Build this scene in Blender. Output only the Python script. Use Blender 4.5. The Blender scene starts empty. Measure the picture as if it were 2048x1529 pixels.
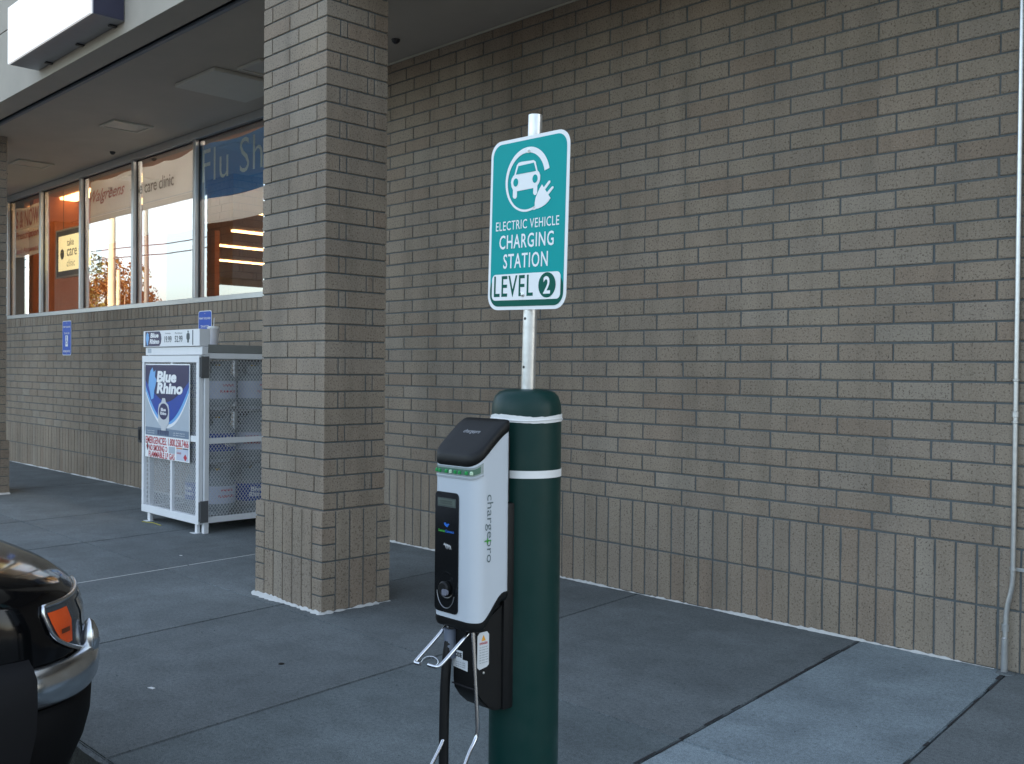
import bpy, bmesh, math, random
from mathutils import Vector, Matrix
random.seed(7)
S = bpy.context.scene
COL = S.collection
R = math.radians

# ------------------------------------------------------------------ camera
CAM_H = 1.4617
F_PX = 1981.8
YAW, PIT, ROL = R(45.405), R(-0.694), R(0.555)
_fw = Vector((-math.sin(YAW)*math.cos(PIT), math.cos(YAW)*math.cos(PIT), math.sin(PIT)))
_r = Vector((math.cos(YAW), math.sin(YAW), 0)); _u = _r.cross(_fw)
_r2 = math.cos(ROL)*_r + math.sin(ROL)*_u
_u2 = -math.sin(ROL)*_r + math.cos(ROL)*_u
cd = bpy.data.cameras.new('camera'); cam = bpy.data.objects.new('camera', cd); COL.objects.link(cam)
M = Matrix((_r2, _u2, -_fw)).transposed().to_4x4(); M.translation = (0, 0, CAM_H)
cam.matrix_world = M
cd.sensor_fit = 'HORIZONTAL'; cd.sensor_width = 36; cd.lens = F_PX/2048*36
cd.clip_start = 0.05; cd.clip_end = 9000
S.camera = cam

# ------------------------------------------------------------------ light
SUN_EL, SUN_AZ = R(24), R(20)          # sun stands behind the building, so everything near is in open shade
W = bpy.data.worlds.new('World'); S.world = W; W.use_nodes = True
wn = W.node_tree.nodes; wl = W.node_tree.links
bg = wn['Background']; sky = wn.new('ShaderNodeTexSky'); sky.sky_type = 'NISHITA'
sky.sun_disc = False; sky.sun_elevation = SUN_EL; sky.sun_rotation = SUN_AZ
sky.dust_density = 3.0; sky.ozone_density = 1.0; sky.air_density = 1.0
hs = wn.new('ShaderNodeHueSaturation'); hs.inputs['Saturation'].default_value = 0.60
tn = wn.new('ShaderNodeMix'); tn.data_type = 'RGBA'; tn.blend_type = 'MULTIPLY'; tn.inputs[0].default_value = 1; tn.inputs[7].default_value = (.95, 1.0, 1.02, 1)
wl.new(sky.outputs[0], hs.inputs['Color']); wl.new(hs.outputs[0], tn.inputs[6]); wl.new(tn.outputs[2], bg.inputs[0])
bg.inputs[1].default_value = 0.15
sd = bpy.data.lights.new('sun', 'SUN'); sd.energy = 5.0; sd.angle = R(0.5); sd.color = (1, .86, .66)
sun = bpy.data.objects.new('sun', sd); COL.objects.link(sun)
_sd = Vector((math.sin(SUN_AZ)*math.cos(SUN_EL), math.cos(SUN_AZ)*math.cos(SUN_EL), math.sin(SUN_EL)))
sun.rotation_euler = (-_sd).to_track_quat('-Z', 'Y').to_euler(); sun.location = (20, 60, 40)
S.view_settings.view_transform = 'Standard'; S.view_settings.look = 'None'
S.view_settings.exposure = 2.0; S.view_settings.gamma = 1
S.view_settings.use_curve_mapping = False

# ------------------------------------------------------------------ helpers
WL = {}                                       # world position of each parent
def tag(o, label=None, cat=None, group=None, kind=None):
    if label: o['label'] = label
    if cat: o['category'] = cat
    if group: o['group'] = group
    if kind: o['kind'] = kind
    return o
def thing(name, label, cat, loc=(0, 0, 0), group=None):
    o = bpy.data.objects.new(name, None); COL.objects.link(o); o.location = loc
    o.empty_display_size = .1
    WL[o.name] = Vector(loc)
    return tag(o, label, cat, group)
def link(name, me, mat, parent=None, loc=None):
    """link mesh data whose vertices are relative to loc (world)"""
    o = bpy.data.objects.new(name, me); COL.objects.link(o)
    if mat and not me.materials: me.materials.append(mat)
    loc = Vector(loc or (0, 0, 0))
    WL[o.name] = loc
    if parent: o.parent = parent; o.location = loc - WL[parent.name]
    else: o.location = loc
    return o
class MB:
    def __init__(s): s.bm = bmesh.new()
    def box(s, x0, x1, y0, y1, z0, z1, bev=0, seg=1):
        v = [s.bm.verts.new((x, y, z)) for z in (z0, z1) for y in (y0, y1) for x in (x0, x1)]
        fs = [s.bm.faces.new([v[i] for i in q]) for q in ((0, 2, 3, 1), (4, 5, 7, 6), (0, 1, 5, 4), (2, 6, 7, 3), (0, 4, 6, 2), (1, 3, 7, 5))]
        if bev:
            es = list({e for f in fs for e in f.edges})
            bmesh.ops.bevel(s.bm, geom=es, offset=bev, segments=seg, affect='EDGES', profile=.5)
        return s
    def prism(s, pts, d0, d1, frame):
        """2-D outline pts extruded from d0 to d1; frame(u, v, d) -> xyz"""
        a = [s.bm.verts.new(frame(u, v, d0)) for u, v in pts]; b = [s.bm.verts.new(frame(u, v, d1)) for u, v in pts]
        n = len(pts)
        s.bm.faces.new(a[::-1]); s.bm.faces.new(b)
        for i in range(n): s.bm.faces.new((a[i], a[(i+1) % n], b[(i+1) % n], b[i]))
        return s
    def sheet(s, pts3):
        s.bm.faces.new([s.bm.verts.new(p) for p in pts3]); return s
    def strip(s, A, B):
        a = [s.bm.verts.new(p) for p in A]; b = [s.bm.verts.new(p) for p in B]
        for i in range(len(A)-1): s.bm.faces.new((a[i], a[i+1], b[i+1], b[i]))
        return s
    def rings(s, loops, cap0=True, cap1=True):
        L = [[s.bm.verts.new(p) for p in lp] for lp in loops]; n = len(L[0])
        for a, b in zip(L, L[1:]):
            for i in range(n): s.bm.faces.new((a[i], a[(i+1) % n], b[(i+1) % n], b[i]))
        if cap0: s.bm.faces.new(L[0][::-1])
        if cap1: s.bm.faces.new(L[-1])
        return s
    def lathe(s, prof, c=(0, 0, 0), n=32, axis='Z', cap=True):
        def P(r, h, t):
            a, b = r*math.cos(t), r*math.sin(t)
            q = {'Z': (a, b, h), 'X': (h, a, b), 'Y': (b, h, a)}[axis]
            return (q[0]+c[0], q[1]+c[1], q[2]+c[2])
        return s.rings([[P(r, h, 2*math.pi*i/n) for i in range(n)] for r, h in prof], cap, cap)
    def tube(s, path, r, n=10, smooth=0):
        p = [Vector(q) for q in path]
        for _ in range(smooth):
            q = [p[0]]
            for a, b in zip(p, p[1:]): q += [a*.75+b*.25, a*.25+b*.75]
            p = q+[p[-1]]
        loops = []; up = None
        for i, q in enumerate(p):
            t = (p[min(i+1, len(p)-1)]-p[max(i-1, 0)]).normalized()
            if up is None: up = t.orthogonal().normalized()
            up = (up-t*up.dot(t)).normalized(); w = t.cross(up)
            loops.append([q+r*(math.cos(k*2*math.pi/n)*up+math.sin(k*2*math.pi/n)*w) for k in range(n)])
        return s.rings(loops)
    def build(s, name, mat, parent=None, loc=None, smooth=35, local=False, fix=True):
        if fix: bmesh.ops.recalc_face_normals(s.bm, faces=s.bm.faces)
        base = Vector((0, 0, 0)) if local else Vector(loc) if loc is not None else (WL[parent.name] if parent else Vector((0, 0, 0)))
        if not local and base.length: bmesh.ops.translate(s.bm, verts=s.bm.verts, vec=-base)
        me = bpy.data.meshes.new(name); s.bm.to_mesh(me); s.bm.free()
        me.materials.append(mat)
        if smooth:
            me.polygons.foreach_set('use_smooth', [True]*len(me.polygons)); me.set_sharp_from_angle(angle=R(smooth))
        if local:
            o = bpy.data.objects.new(name, me); COL.objects.link(o); o.parent = parent; WL[o.name] = WL[parent.name]
            return o
        return link(name, me, mat, parent, base)
def rrect(x0, x1, y0, y1, r, n=6):
    p = []
    for cx, cy, a0 in ((x1-r, y1-r, 0), (x0+r, y1-r, 90), (x0+r, y0+r, 180), (x1-r, y0+r, 270)):
        p += [(cx+r*math.cos(R(a0+90*i/n)), cy+r*math.sin(R(a0+90*i/n))) for i in range(n+1)]
    return p
def ell(cx, cy, rx, ry=None, n=28):
    ry = ry or rx
    return [(cx+rx*math.cos(2*math.pi*i/n), cy+ry*math.sin(2*math.pi*i/n)) for i in range(n)]
FR = lambda Y: (lambda u, v, d: (u, Y+d, v))       # outline in X,Z, depth along Y
def text(s, mat, parent, org, ax, ay, w, h, align='C', bold=0, shear=0, spacing=1, name='lettering', local=False, lift=.0012, thick=.0006):
    """flat lettering whose bounding box is w x h, centred (or left) at org"""
    c = bpy.data.curves.new('t', 'FONT'); c.body = s; c.size = 1; c.offset = bold; c.shear = shear; c.space_character = spacing; c.space_line = .85
    c.fill_mode = 'FRONT'; c.resolution_u = 3; c.align_x = 'CENTER' if align == 'C' else 'LEFT'
    o = bpy.data.objects.new('t', c); COL.objects.link(o)
    dg = bpy.context.evaluated_depsgraph_get(); me = bpy.data.meshes.new_from_object(o.evaluated_get(dg))
    bpy.data.objects.remove(o); bpy.data.curves.remove(c)
    xs = [v.co.x for v in me.vertices]; ys = [v.co.y for v in me.vertices]
    x0, x1, y0, y1 = min(xs), max(xs), min(ys), max(ys)
    if h is None: h = w*(y1-y0)/(x1-x0)
    if w is None: w = h*(x1-x0)/(y1-y0)
    ax, ay, org = Vector(ax), Vector(ay), Vector(org); n = ax.cross(ay)
    for v in me.vertices:
        u = ((v.co.x-x0)/(x1-x0)-(.5 if align == 'C' else 0))*w; q = ((v.co.y-y0)/(y1-y0)-.5)*h
        v.co = org+ax*u+ay*q+n*lift
    me.name = name; me.materials.clear(); me.materials.append(mat)
    if local:
        ob = bpy.data.objects.new(name, me); COL.objects.link(ob); ob.parent = parent; WL[ob.name] = WL[parent.name]; return ob
    b = WL[parent.name]
    for v in me.vertices: v.co -= b
    return link(name, me, mat, parent, b)
XA, ZA = (1, 0, 0), (0, 0, 1)
def project(p):
    d = Vector(p)-Vector((0, 0, CAM_H)); z = d.dot(_fw)
    if z < .2: return None
    return (1024+F_PX*d.dot(_r2)/z, 764.5-F_PX*d.dot(_u2)/z)

# ------------------------------------------------------------------ materials
class NT:
    def __init__(s, name):
        s.m = bpy.data.materials.new(name); s.m.use_nodes = True; s.t = s.m.node_tree; s.b = s.t.nodes['Principled BSDF']
    def n(s, typ, **kw):
        nd = s.t.nodes.new(typ)
        for k, v in kw.items():
            if k in nd.inputs.keys(): nd.inputs[k].default_value = v
            else: setattr(nd, k, v)
        return nd
    def l(s, a, b): s.t.links.new(a, b)
    def co(s):
        return s.n('ShaderNodeTexCoord').outputs['Object']
    def noise(s, scale, detail=4, rough=.6, vec=None):
        k = s.n('ShaderNodeTexNoise', Scale=scale, Detail=detail, Roughness=rough); s.l(vec or s.co(), k.inputs['Vector']); return k.outputs['Fac']
    def ramp(s, fac, stops):
        r = s.n('ShaderNodeValToRGB'); e = r.color_ramp.elements
        while len(e) < len(stops): e.new(.5)
        for i, (p, c) in enumerate(stops):
            e[i].position = p; e[i].color = (*c, 1) if len(c) == 3 else c
        s.l(fac, r.inputs[0]); return r.outputs[0]
    def mix(s, fac, a, b, mode='MIX'):
        x = s.n('ShaderNodeMix', data_type='RGBA', blend_type=mode)
        for sock, v in ((x.inputs[0], fac), (x.inputs[6], a), (x.inputs[7], b)):
            if hasattr(v, 'links'): s.l(v, sock)
            else: sock.default_value = v if isinstance(v, (int, float)) else ((*v, 1) if len(v) == 3 else v)
        return x.outputs[2]
    def bump(s, h, strength, dist=.01):
        b = s.n('ShaderNodeBump', Strength=strength, Distance=dist); s.l(h, b.inputs['Height']); s.l(b.outputs[0], s.b.inputs['Normal'])
    def base(s, c): s.l(c, s.b.inputs['Base Color']) if hasattr(c, 'links') else setattr(s.b.inputs['Base Color'], 'default_value', (*c, 1))
def simple(name, col, rough=.5, metal=0, var=.12, scale=8, bump=0, bscale=200, coat=0, spec=.5, trans=0):
    t = NT(name)
    c2 = tuple(min(1, x*(1+var)) for x in col); c1 = tuple(x*(1-var) for x in col)
    t.base(t.mix(t.noise(scale), c1, c2)) if var else t.base(col)
    t.b.inputs['Roughness'].default_value = rough; t.b.inputs['Metallic'].default_value = metal
    t.b.inputs['Coat Weight'].default_value = coat; t.b.inputs['Coat Roughness'].default_value = .03
    t.b.inputs['Specular IOR Level'].default_value = spec
    if bump: t.bump(t.noise(bscale), bump, .004)
    return t.m
def brick_mat():
    t = NT('brick_clay')
    oi = t.n('ShaderNodeObjectInfo').outputs['Random']; gi = t.n('ShaderNodeNewGeometry').outputs['Random Per Island']
    a = t.n('ShaderNodeMath', operation='ADD'); t.l(oi, a.inputs[0]); t.l(gi, a.inputs[1])
    f = t.n('ShaderNodeMath', operation='FRACT'); t.l(a.outputs[0], f.inputs[0])
    c = t.ramp(f.outputs[0], [(0, (.268, .206, .153)), (.12, (.284, .228, .173)), (.6, (.290, .240, .183)), (.90, (.282, .233, .183)), (1, (.308, .264, .210))])
    co = t.n('ShaderNodeNewGeometry').outputs['Position']
    sp = t.noise(95, 3, .7, co)
    c = t.mix(t.ramp(sp, [(.33, (1, 1, 1)), (.46, (0, 0, 0))]), c, (.10, .076, .06))
    c = t.mix(t.ramp(t.noise(160, 2, .6, co), [(.58, (0, 0, 0)), (.72, (.55,)*3)]), c, (.43, .38, .33))
    c = t.mix(t.ramp(t.noise(1.3, 4, .6, co), [(.3, (.72,)*3), (.7, (1.12,)*3)]), c, c, 'MIX')
    blot = t.ramp(t.noise(1.1, 4, .62, co), [(.3, (.82,)*3), (.7, (1.08,)*3)])
    c = t.mix(1.0, c, blot, 'MULTIPLY')
    mp = t.n('ShaderNodeMapping'); mp.inputs['Scale'].default_value = (5, 5, .45); t.l(co, mp.inputs['Vector'])
    c = t.mix(1.0, c, t.ramp(t.noise(1.0, 5, .65, mp.outputs[0]), [(.34, (.84,)*3), (.52, (1,)*3), (.78, (1.10, 1.10, 1.08))]), 'MULTIPLY')
    t.base(c); t.b.inputs['Roughness'].default_value = .9; t.b.inputs['Specular IOR Level'].default_value = .25
    t.bump(sp, .55, .004)
    return t.m
def concrete(name, col, stain=.5):
    t = NT(name); co = t.n('ShaderNodeNewGeometry').outputs['Position']
    oi = t.n('ShaderNodeObjectInfo').outputs['Random']
    k = lambda m: tuple(x*m for x in col)
    c = t.mix(oi, k(.9), k(1.1))
    big = t.ramp(t.noise(1.4, 6, .65, co), [(.30, (1-stain*.65,)*3), (.5, (.95,)*3), (.70, (1.2,)*3)])
    c = t.mix(1.0, c, big, 'MULTIPLY')
    st = t.ramp(t.noise(4.5, 8, .72, co), [(.3, (.78,)*3), (.55, (1,)*3)])
    c = t.mix(1.0, c, st, 'MULTIPLY')
    sp = t.noise(220, 3, .7, co)
    c = t.mix(1.0, c, t.ramp(sp, [(.30, (.5,)*3), (.5, (1,)*3), (.70, (1.35,)*3)]), 'MULTIPLY')
    vo = t.n('ShaderNodeTexVoronoi', Scale=2.1); t.l(co, vo.inputs['Vector']); vo.inputs['Randomness'].default_value = 1
    c = t.mix(t.ramp(vo.outputs['Distance'], [(.022, (.45,)*3), (.034, (0,)*3)]), c, tuple(x*.35 for x in col))
    gr = t.noise(55, 4, .75, co)
    c = t.mix(1.0, c, t.ramp(gr, [(.3, (.66,)*3), (.5, (1,)*3), (.70, (1.22,)*3)]), 'MULTIPLY')
    t.base(c); t.b.inputs['Roughness'].default_value = .82; t.b.inputs['Specular IOR Level'].default_value = .35
    t.bump(sp, .35, .003)
    return t.m
def glass_mat(name, tint=(.97, .99, .98), lo=.31, power=4.2):
    t = NT(name); o = t.t.nodes['Material Output']
    tr = t.n('ShaderNodeBsdfTransparent', Color=(*tint, 1)); gl = t.n('ShaderNodeBsdfGlossy', Roughness=0.0)
    gl.inputs['Color'].default_value = (1, 1, 1, 1)
    lw = t.n('ShaderNodeFresnel', IOR=1.5)
    a = t.n('ShaderNodeMath', operation='MULTIPLY_ADD', use_clamp=True); t.l(lw.outputs[0], a.inputs[0]); a.inputs[1].default_value = 1.6; a.inputs[2].default_value = lo
    mx = t.n('ShaderNodeMixShader'); t.l(a.outputs[0], mx.inputs[0]); t.l(tr.outputs[0], mx.inputs[1]); t.l(gl.outputs[0], mx.inputs[2])
    # faint waviness of float glass
    nz = t.noise(1.2, 1, .4); bp = t.n('ShaderNodeBump', Strength=.02, Distance=.01); t.l(nz, bp.inputs['Height']); t.l(bp.outputs[0], gl.inputs['Normal'])
    t.l(mx.outputs[0], o.inputs[0]); t.t.nodes.remove(t.b)
    return t.m
def emit(name, col, st):
    t = NT(name); t.b.inputs['Emission Color'].default_value = (*col, 1); t.b.inputs['Emission Strength'].default_value = st; t.base(col); return t.m

BRICK = brick_mat()
MORTAR = simple('mortar', (.104, .117, .120), .95, var=.25, scale=30, bump=.4)
CONC = concrete('concrete_pavement', (.165, .186, .192), .3)
CONC_NEW = concrete('newer_concrete', (.27, .325, .352), .25)
CONC_DARK = concrete('stained_concrete', (.138, .162, .168), .5)
JOINT = simple('joint_filler', (.03, .03, .032), .9)
SEAL = simple('white_sealant', (.62, .62, .60), .7, var=.2, scale=40, bump=.5, bscale=90)
ASPH = concrete('asphalt', (.055, .054, .052), .3)
STUCCO = simple('fascia_stucco', (.43, .388, .325), .9, var=.12, scale=3, bump=.5, bscale=140)
SOFFIT = simple('soffit_plaster', (.43, .385, .33), .9, var=.12, scale=2, bump=.25, bscale=120)
TRIMB = simple('sky_tinted_trim', (.16, .19, .23), .45, .3)  # blue tint paints in the sky mirrored by the metal
DARKM = simple('dark_metal', (.03, .03, .034), .4, .2)
ALU = simple('aluminium_frame', (.55, .56, .56), .38, .75, var=.08)
GALV = simple('galvanized_steel', (.62, .63, .63), .34, .9, var=.22, scale=35, bump=.12, bscale=60)
CHROME = simple('chrome', (.58, .60, .63), .2, 1, var=.04)
GLASS = glass_mat('window_glass')
WHITEP = simple('white_paint', (.78, .79, .80), .42, var=.05)
WHITEF = simple('white_sign_face', (.86, .86, .86), .35, var=.0)
WHITEF.node_tree.nodes['Principled BSDF'].inputs['Emission Color'].default_value = (1, .98, .95, 1); WHITEF.node_tree.nodes['Principled BSDF'].inputs['Emission Strength'].default_value = .12
BLACKP = simple('black_plastic', (.005, .0055, .006), .5, var=.15, bump=.08, spec=.3)
def scuffed(name, col, rough):
    t = NT(name); co = t.n('ShaderNodeNewGeometry').outputs['Position']
    mp = t.n('ShaderNodeMapping'); mp.inputs['Scale'].default_value = (60, 60, 4); t.l(co, mp.inputs['Vector'])
    sc = t.ramp(t.noise(1.0, 5, .75, mp.outputs[0]), [(.64, (0,)*3), (.76, (.14,)*3)])
    dust = t.ramp(t.noise(9, 6, .7, co), [(.5, (0,)*3), (.85, (.05,)*3)])
    c = t.mix(dust, t.mix(sc, col, (.10, .13, .12)), (.16, .17, .16)); t.base(c)
    r = t.ramp(t.noise(14, 4, .6, co), [(.3, (rough-.10,)*3), (.7, (rough+.12,)*3)]); t.l(r, t.b.inputs['Roughness'])
    t.b.inputs['Specular IOR Level'].default_value = .28; t.bump(t.noise(120, 2, .5, co), .05, .003); return t.m
GREENB = scuffed('dark_green_plastic', (.002, .028, .024), .42)
STRIPE = simple('white_tape', (.72, .73, .72), .5, var=.08, scale=20)
TEAL = simple('glare_teal_sheeting', (.0, .335, .33), .45, var=.04, spec=.12)  # teal tone carries the glare on the green sheeting
GREEN = simple('green_sheeting', (.0, .10, .07), .45, var=.05, spec=.12)
WSHEET = simple('white_sheeting', (.84, .86, .86), .4, var=.03)
BLUESIGN = simple('blue_sign_paint', (.006, .085, .50), .4, var=.05)
NAVY = simple('navy_print', (.005, .012, .085), .3, var=.15)
ROYAL = simple('royal_blue_print', (.006, .06, .36), .3, var=.1)
SKYB = simple('light_blue_print', (.16, .42, .78), .3, var=.08)
SILVER = simple('silver_print', (.42, .48, .54), .3, var=.1)
WHITEINK = simple('white_ink', (.85, .86, .87), .4, var=.02)
REDINK = simple('red_ink', (.50, .03, .05), .5, var=.05)
BLACKINK = simple('black_ink', (.02, .022, .025), .5, var=.05)
GREYINK = simple('grey_ink', (.055, .075, .085), .5, var=.05)
TANKP = simple('tank_grey_white', (.24, .27, .295), .4, var=.06)
YELLOW = simple('yellow_print', (.62, .50, .05), .5)

# ------------------------------------------------------------------ key dimensions (metres; pavement z = 0; wall face at YW; camera stands at x = y = 0)
YW = 5.157
SOF = 4.04
ROW = .1016
BX = .3135                # brick pitch along the wall
XWIN1 = -8.62             # right end of the strip of windows
XWIN0 = -16.30
SILL = 2.19
CURB = 1.51
XL, XR = -27.0, 3.2

# ------------------------------------------------------------------ ground
g = MB().sheet([(-4000, -4000, -.135), (4000, -4000, -.135), (4000, 4000, -.135), (-4000, 4000, -.135)]).build('parking_lot', ASPH, smooth=0); tag(g, kind='structure')
pav = MB().box(XL, XR, CURB+.012, YW+.05, -.134, -.016).build('pavement', JOINT, smooth=0); tag(pav, kind='structure')
JX = [-27.2, -24.2, -21.2, -18.3, -15.3, -12.3, -9.8, -8.30, -6.835, -5.33, -3.84, -2.31, -1.545, -.05, 1.45, 3.3]
def jx(x0, y): return x0-.1*(y-3.235)
def slab(i, y0, y1, mat):
    a, b = JX[i]+.005, JX[i+1]-.005
    m = MB()
    pts = [(jx(a, y0), y0), (jx(b, y0), y0), (jx(b, y1), y1), (jx(a, y1), y1)]
    m.prism(pts, -.12, 0, lambda u, v, d: (u, v, d))
    top = [e for e in m.bm.edges if all(abs(v.co.z) < 1e-6 for v in e.verts)]
    bmesh.ops.bevel(m.bm, geom=top, offset=.005, segments=2, affect='EDGES')
    return m.build('slab', mat, pav)
for i in range(len(JX)-1):
    fm = bm_ = CONC
    if JX[i] == -2.31: fm = bm_ = CONC_NEW
    if JX[i] in (-3.84,): fm = CONC_DARK
    slab(i, CURB, 3.231, fm); slab(i, 3.239, YW+.03, bm_)
# pale sealant in one old joint, and thin slivers along the wide joints
m = MB(); y = 1.7
while y < 5.1:
    L = random.uniform(.12, .3); w = random.uniform(.006, .009)
    m.strip([(jx(-6.835, y)-w, y, .0015), (jx(-6.835, y+L)-w, y+L, .0015)], [(jx(-6.835, y)+w, y, .0015), (jx(-6.835, y+L)+w, y+L, .0015)])
    y += L+random.choice((0, 0, .012))
m.build('joint_sealant', SEAL, pav, smooth=0)
m = MB()
for x0 in (-2.31, -1.545):
    y = 1.6
    while y < 5.1:
        L = random.uniform(.05, .22); w = random.uniform(.004, .010); off = random.uniform(-.012, .008)
        if random.random() < .7:
            m.strip([(jx(x0, y)+off-w, y, .0012), (jx(x0, y+L)+off-w*.6, y+L, .0012)], [(jx(x0, y)+off+w, y, .0012), (jx(x0, y+L)+off+w*.7, y+L, .0012)])
        y += L
m.build('joint_filler', JOINT, pav, smooth=0)
# rough kerb lip
m = MB(); n = 260; A = []; B = []; C = []
for i in range(n+1):
    x = -12+13*i/n; j = random.uniform(-.012, .006)
    A.append((x, CURB+.006, -.006)); B.append((x, CURB-.012+j, -.014+random.uniform(-.008, .004))); C.append((x, CURB-.016+j*.5, -.135))
m.strip(A, B); m.strip(B, C); k = m.build('kerb', CONC, smooth=60); tag(k, kind='structure')
# grit in the gutter and on the slabs
m = MB()
for i in range(420):
    near = random.random() < .75
    x = random.uniform(-6, 1); y = CURB-abs(random.gauss(0, .09))-.02 if near else random.uniform(CURB, YW)
    z = -.135 if near else 0; s = random.uniform(.003, .011) if near else random.uniform(.002, .006)
    p = [(x+s*random.uniform(.6, 1)*math.cos(a), y+s*random.uniform(.6, 1)*math.sin(a)) for a in (0.2, 1.6, 2.9, 4.4)]
    m.prism(p, z, z+s*.7, lambda u, v, d: (u, v, d))
o = m.build('grit', CONC_DARK, smooth=0); tag(o, kind='stuff')

# ------------------------------------------------------------------ the store
store = thing('store_building', 'long tan brick drugstore with deep flat canopy and strip of windows', 'building', (-8, YW, 0))
# wall core with the window opening
m = MB()
MY = YW+.007
m.box(XL, XWIN0, MY, YW+.25, -.12, SOF+.4); m.box(XWIN1, XR, MY, YW+.25, -.12, SOF+.4); m.box(XWIN0, XWIN1, MY, YW+.25, -.12, SILL-.03); m.box(XWIN0, XWIN1, MY+.02, YW+.25, 3.985, SOF+.4)
wall = m.build('wall', MORTAR, store, smooth=0)
rv = random.Random(11)
def battered(x, y, z, X, Z, c=.0035, d=.03):
    """loops of one brick: back, arris and face; corners and arrises knocked about by a millimetre or two"""
    n = max(1, round(X/.05)); k = max(1, round(Z/.05)); arr, face, back = [], [], []
    path = [(-X+2*X*i/n, -Z) for i in range(n)]+[(X, -Z+2*Z*i/k) for i in range(k)]+[(X-2*X*i/n, Z) for i in range(n)]+[(-X, Z-2*Z*i/k) for i in range(k)]
    for (u, v) in path:
        a = abs(rv.gauss(0, .0011)); e = c+abs(rv.gauss(0, .0016)); su = (u > -X*.99)-(u < X*.99); sv = (v > -Z*.99)-(v < Z*.99)
        su = 1 if u >= X*.999 else -1 if u <= -X*.999 else 0; sv = 1 if v >= Z*.999 else -1 if v <= -Z*.999 else 0
        arr.append((x+u-su*a, y+c, z+v-sv*a)); face.append((x+u-su*(a+e), y+rv.uniform(0, .0006), z+v-sv*(a+e))); back.append((x+u-su*a, y+d, z+v-sv*a))
    return [back, arr, face]
def brick_mesh(w, h):
    """front at y=0 facing -Y, centred in x and z"""
    m = MB(); m.rings(battered(0, 0, 0, w/2, h/2), cap0=False)
    bmesh.ops.recalc_face_normals(m.bm, faces=m.bm.faces)
    me = bpy.data.meshes.new('brick'); m.bm.to_mesh(me); m.bm.free(); me.materials.append(BRICK); return me
MESHES = {}
def bmesh_for(w, h):
    k = (round(w, 4), round(h, 4))
    if k not in MESHES: MESHES[k] = [brick_mesh(w, h) for _ in range(8)]
    return rv.choice(MESHES[k])
JT = .0088
bricks = []           # (x centre, z centre, w, h)
def in_opening(x0, x1): return x1 > XWIN0+.01 and x0 < XWIN1-.01
SX = -1.789; SP = .1045
for row in range(2):
    k = int((XL-SX)/SP)
    while SX+k*SP < XR:
        bricks.append((SX+(k+.5)*SP, .3048*(row+.5)+.004*0, SP-JT, .3048-JT)); k += 1
nrow = int((SOF+.05-.6096)/ROW)+1
for r in range(nrow):
    z0 = .6096+r*ROW
    a = -1.817-(.209 if r % 2 else 0)
    k = int((XL-a)/BX)-1
    while True:
        x0 = a+k*BX; x1 = x0+BX; k += 1
        if x0 > XR: break
        if x1 < XL: continue
        if z0 > 2.02 and in_opening(x0, x1):
            if x0 < XWIN0-.04: x1 = XWIN0
            elif x1 > XWIN1+.04: x0 = XWIN1
            else: continue
        bricks.append(((x0+x1)/2, z0+ROW/2, x1-x0-JT, ROW-JT))
k = 0
while XWIN0+(k+1)*ROW < XWIN1+.02:
    bricks.append((XWIN0+(k+.5)*ROW, 2.032+.0745, ROW-JT, .149-JT)); k += 1
HIDE = [(512, 0, 774, 1230), (985, 790, 1122, 1600), (868, 850, 1010, 1290), (985, 280, 1132, 610), (290, 700, 520, 1050)]
def screen_area(b):
    x, z, w, h = b; q = [project((x+sx*w/2, YW, z+sz*h/2)) for sx, sz in ((-1, -1), (1, -1), (1, 1), (-1, 1))]
    if any(p is None for p in q): return 0
    cx, cy = sum(p[0] for p in q)/4, sum(p[1] for p in q)/4
    if not (-10 < cx < 2058 and -10 < cy < 1539): return 0
    if any(a < cx < c and bb < cy < d for a, bb, c, d in HIDE): return 0
    return abs(sum(q[i][0]*q[(i+1) % 4][1]-q[(i+1) % 4][0]*q[i][1] for i in range(4)))/2
bricks.sort(key=screen_area, reverse=True)
rj = random.Random(3)
for (x, z, w, h) in bricks[:300]:
    o = link('brick', bmesh_for(w, h), BRICK, wall, (x+rj.uniform(-.0012, .0012), YW+rj.uniform(-.0015, .0015), z+rj.uniform(-.001, .001)))
m = MB()
for (x, z, w, h) in bricks[300:]:
    if x > 2 or x < -20: continue
    m.rings(battered(x, YW+rj.uniform(-.0015, .0015), z, w/2, h/2), cap0=False)
o = m.build('brickwork', BRICK, wall, smooth=0); tag(o, kind='stuff')
# sealant smeared along the foot of the wall
def sealant(pts, name, parent, wz, wy):
    """ragged bead along a polyline on the pavement; outward normal on the left of travel"""
    m = MB(); A, B, C = [], [], []
    for (x0, y0), (x1, y1) in zip(pts, pts[1:]):
        L = math.hypot(x1-x0, y1-y0); n = max(2, int(L/.022)); tx, ty = (x1-x0)/L, (y1-y0)/L
        for i in range(n+1):
            s = i/n; x, y = x0+(x1-x0)*s, y0+(y1-y0)*s
            q = .5+.5*math.sin(x*3.1+y*2)+.45*math.sin(x*11+y*17)+random.uniform(-.6, .6)
            if q < -.35: q = -.72
            hz = max(.003, wz*(.45+.6*q)); hy = max(.003, wy*(.5+.6*q))
            A.append((x-ty*.001, y+tx*.001, hz)); B.append((x+ty*hy*.55, y-tx*hy*.55, hz*.55)); C.append((x+ty*hy, y-tx*hy, .0015))
    m.strip(A, B); m.strip(B, C)
    return m.build(name, SEAL, parent, smooth=60)
sealant([(-18, YW-.003), (-1.80, YW-.003)], 'sealant_bead', wall, .013, .016)
sealant([(-1.66, YW-.003), (-.6, YW-.003)], 'sealant_bead', wall, .02, .02)

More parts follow.
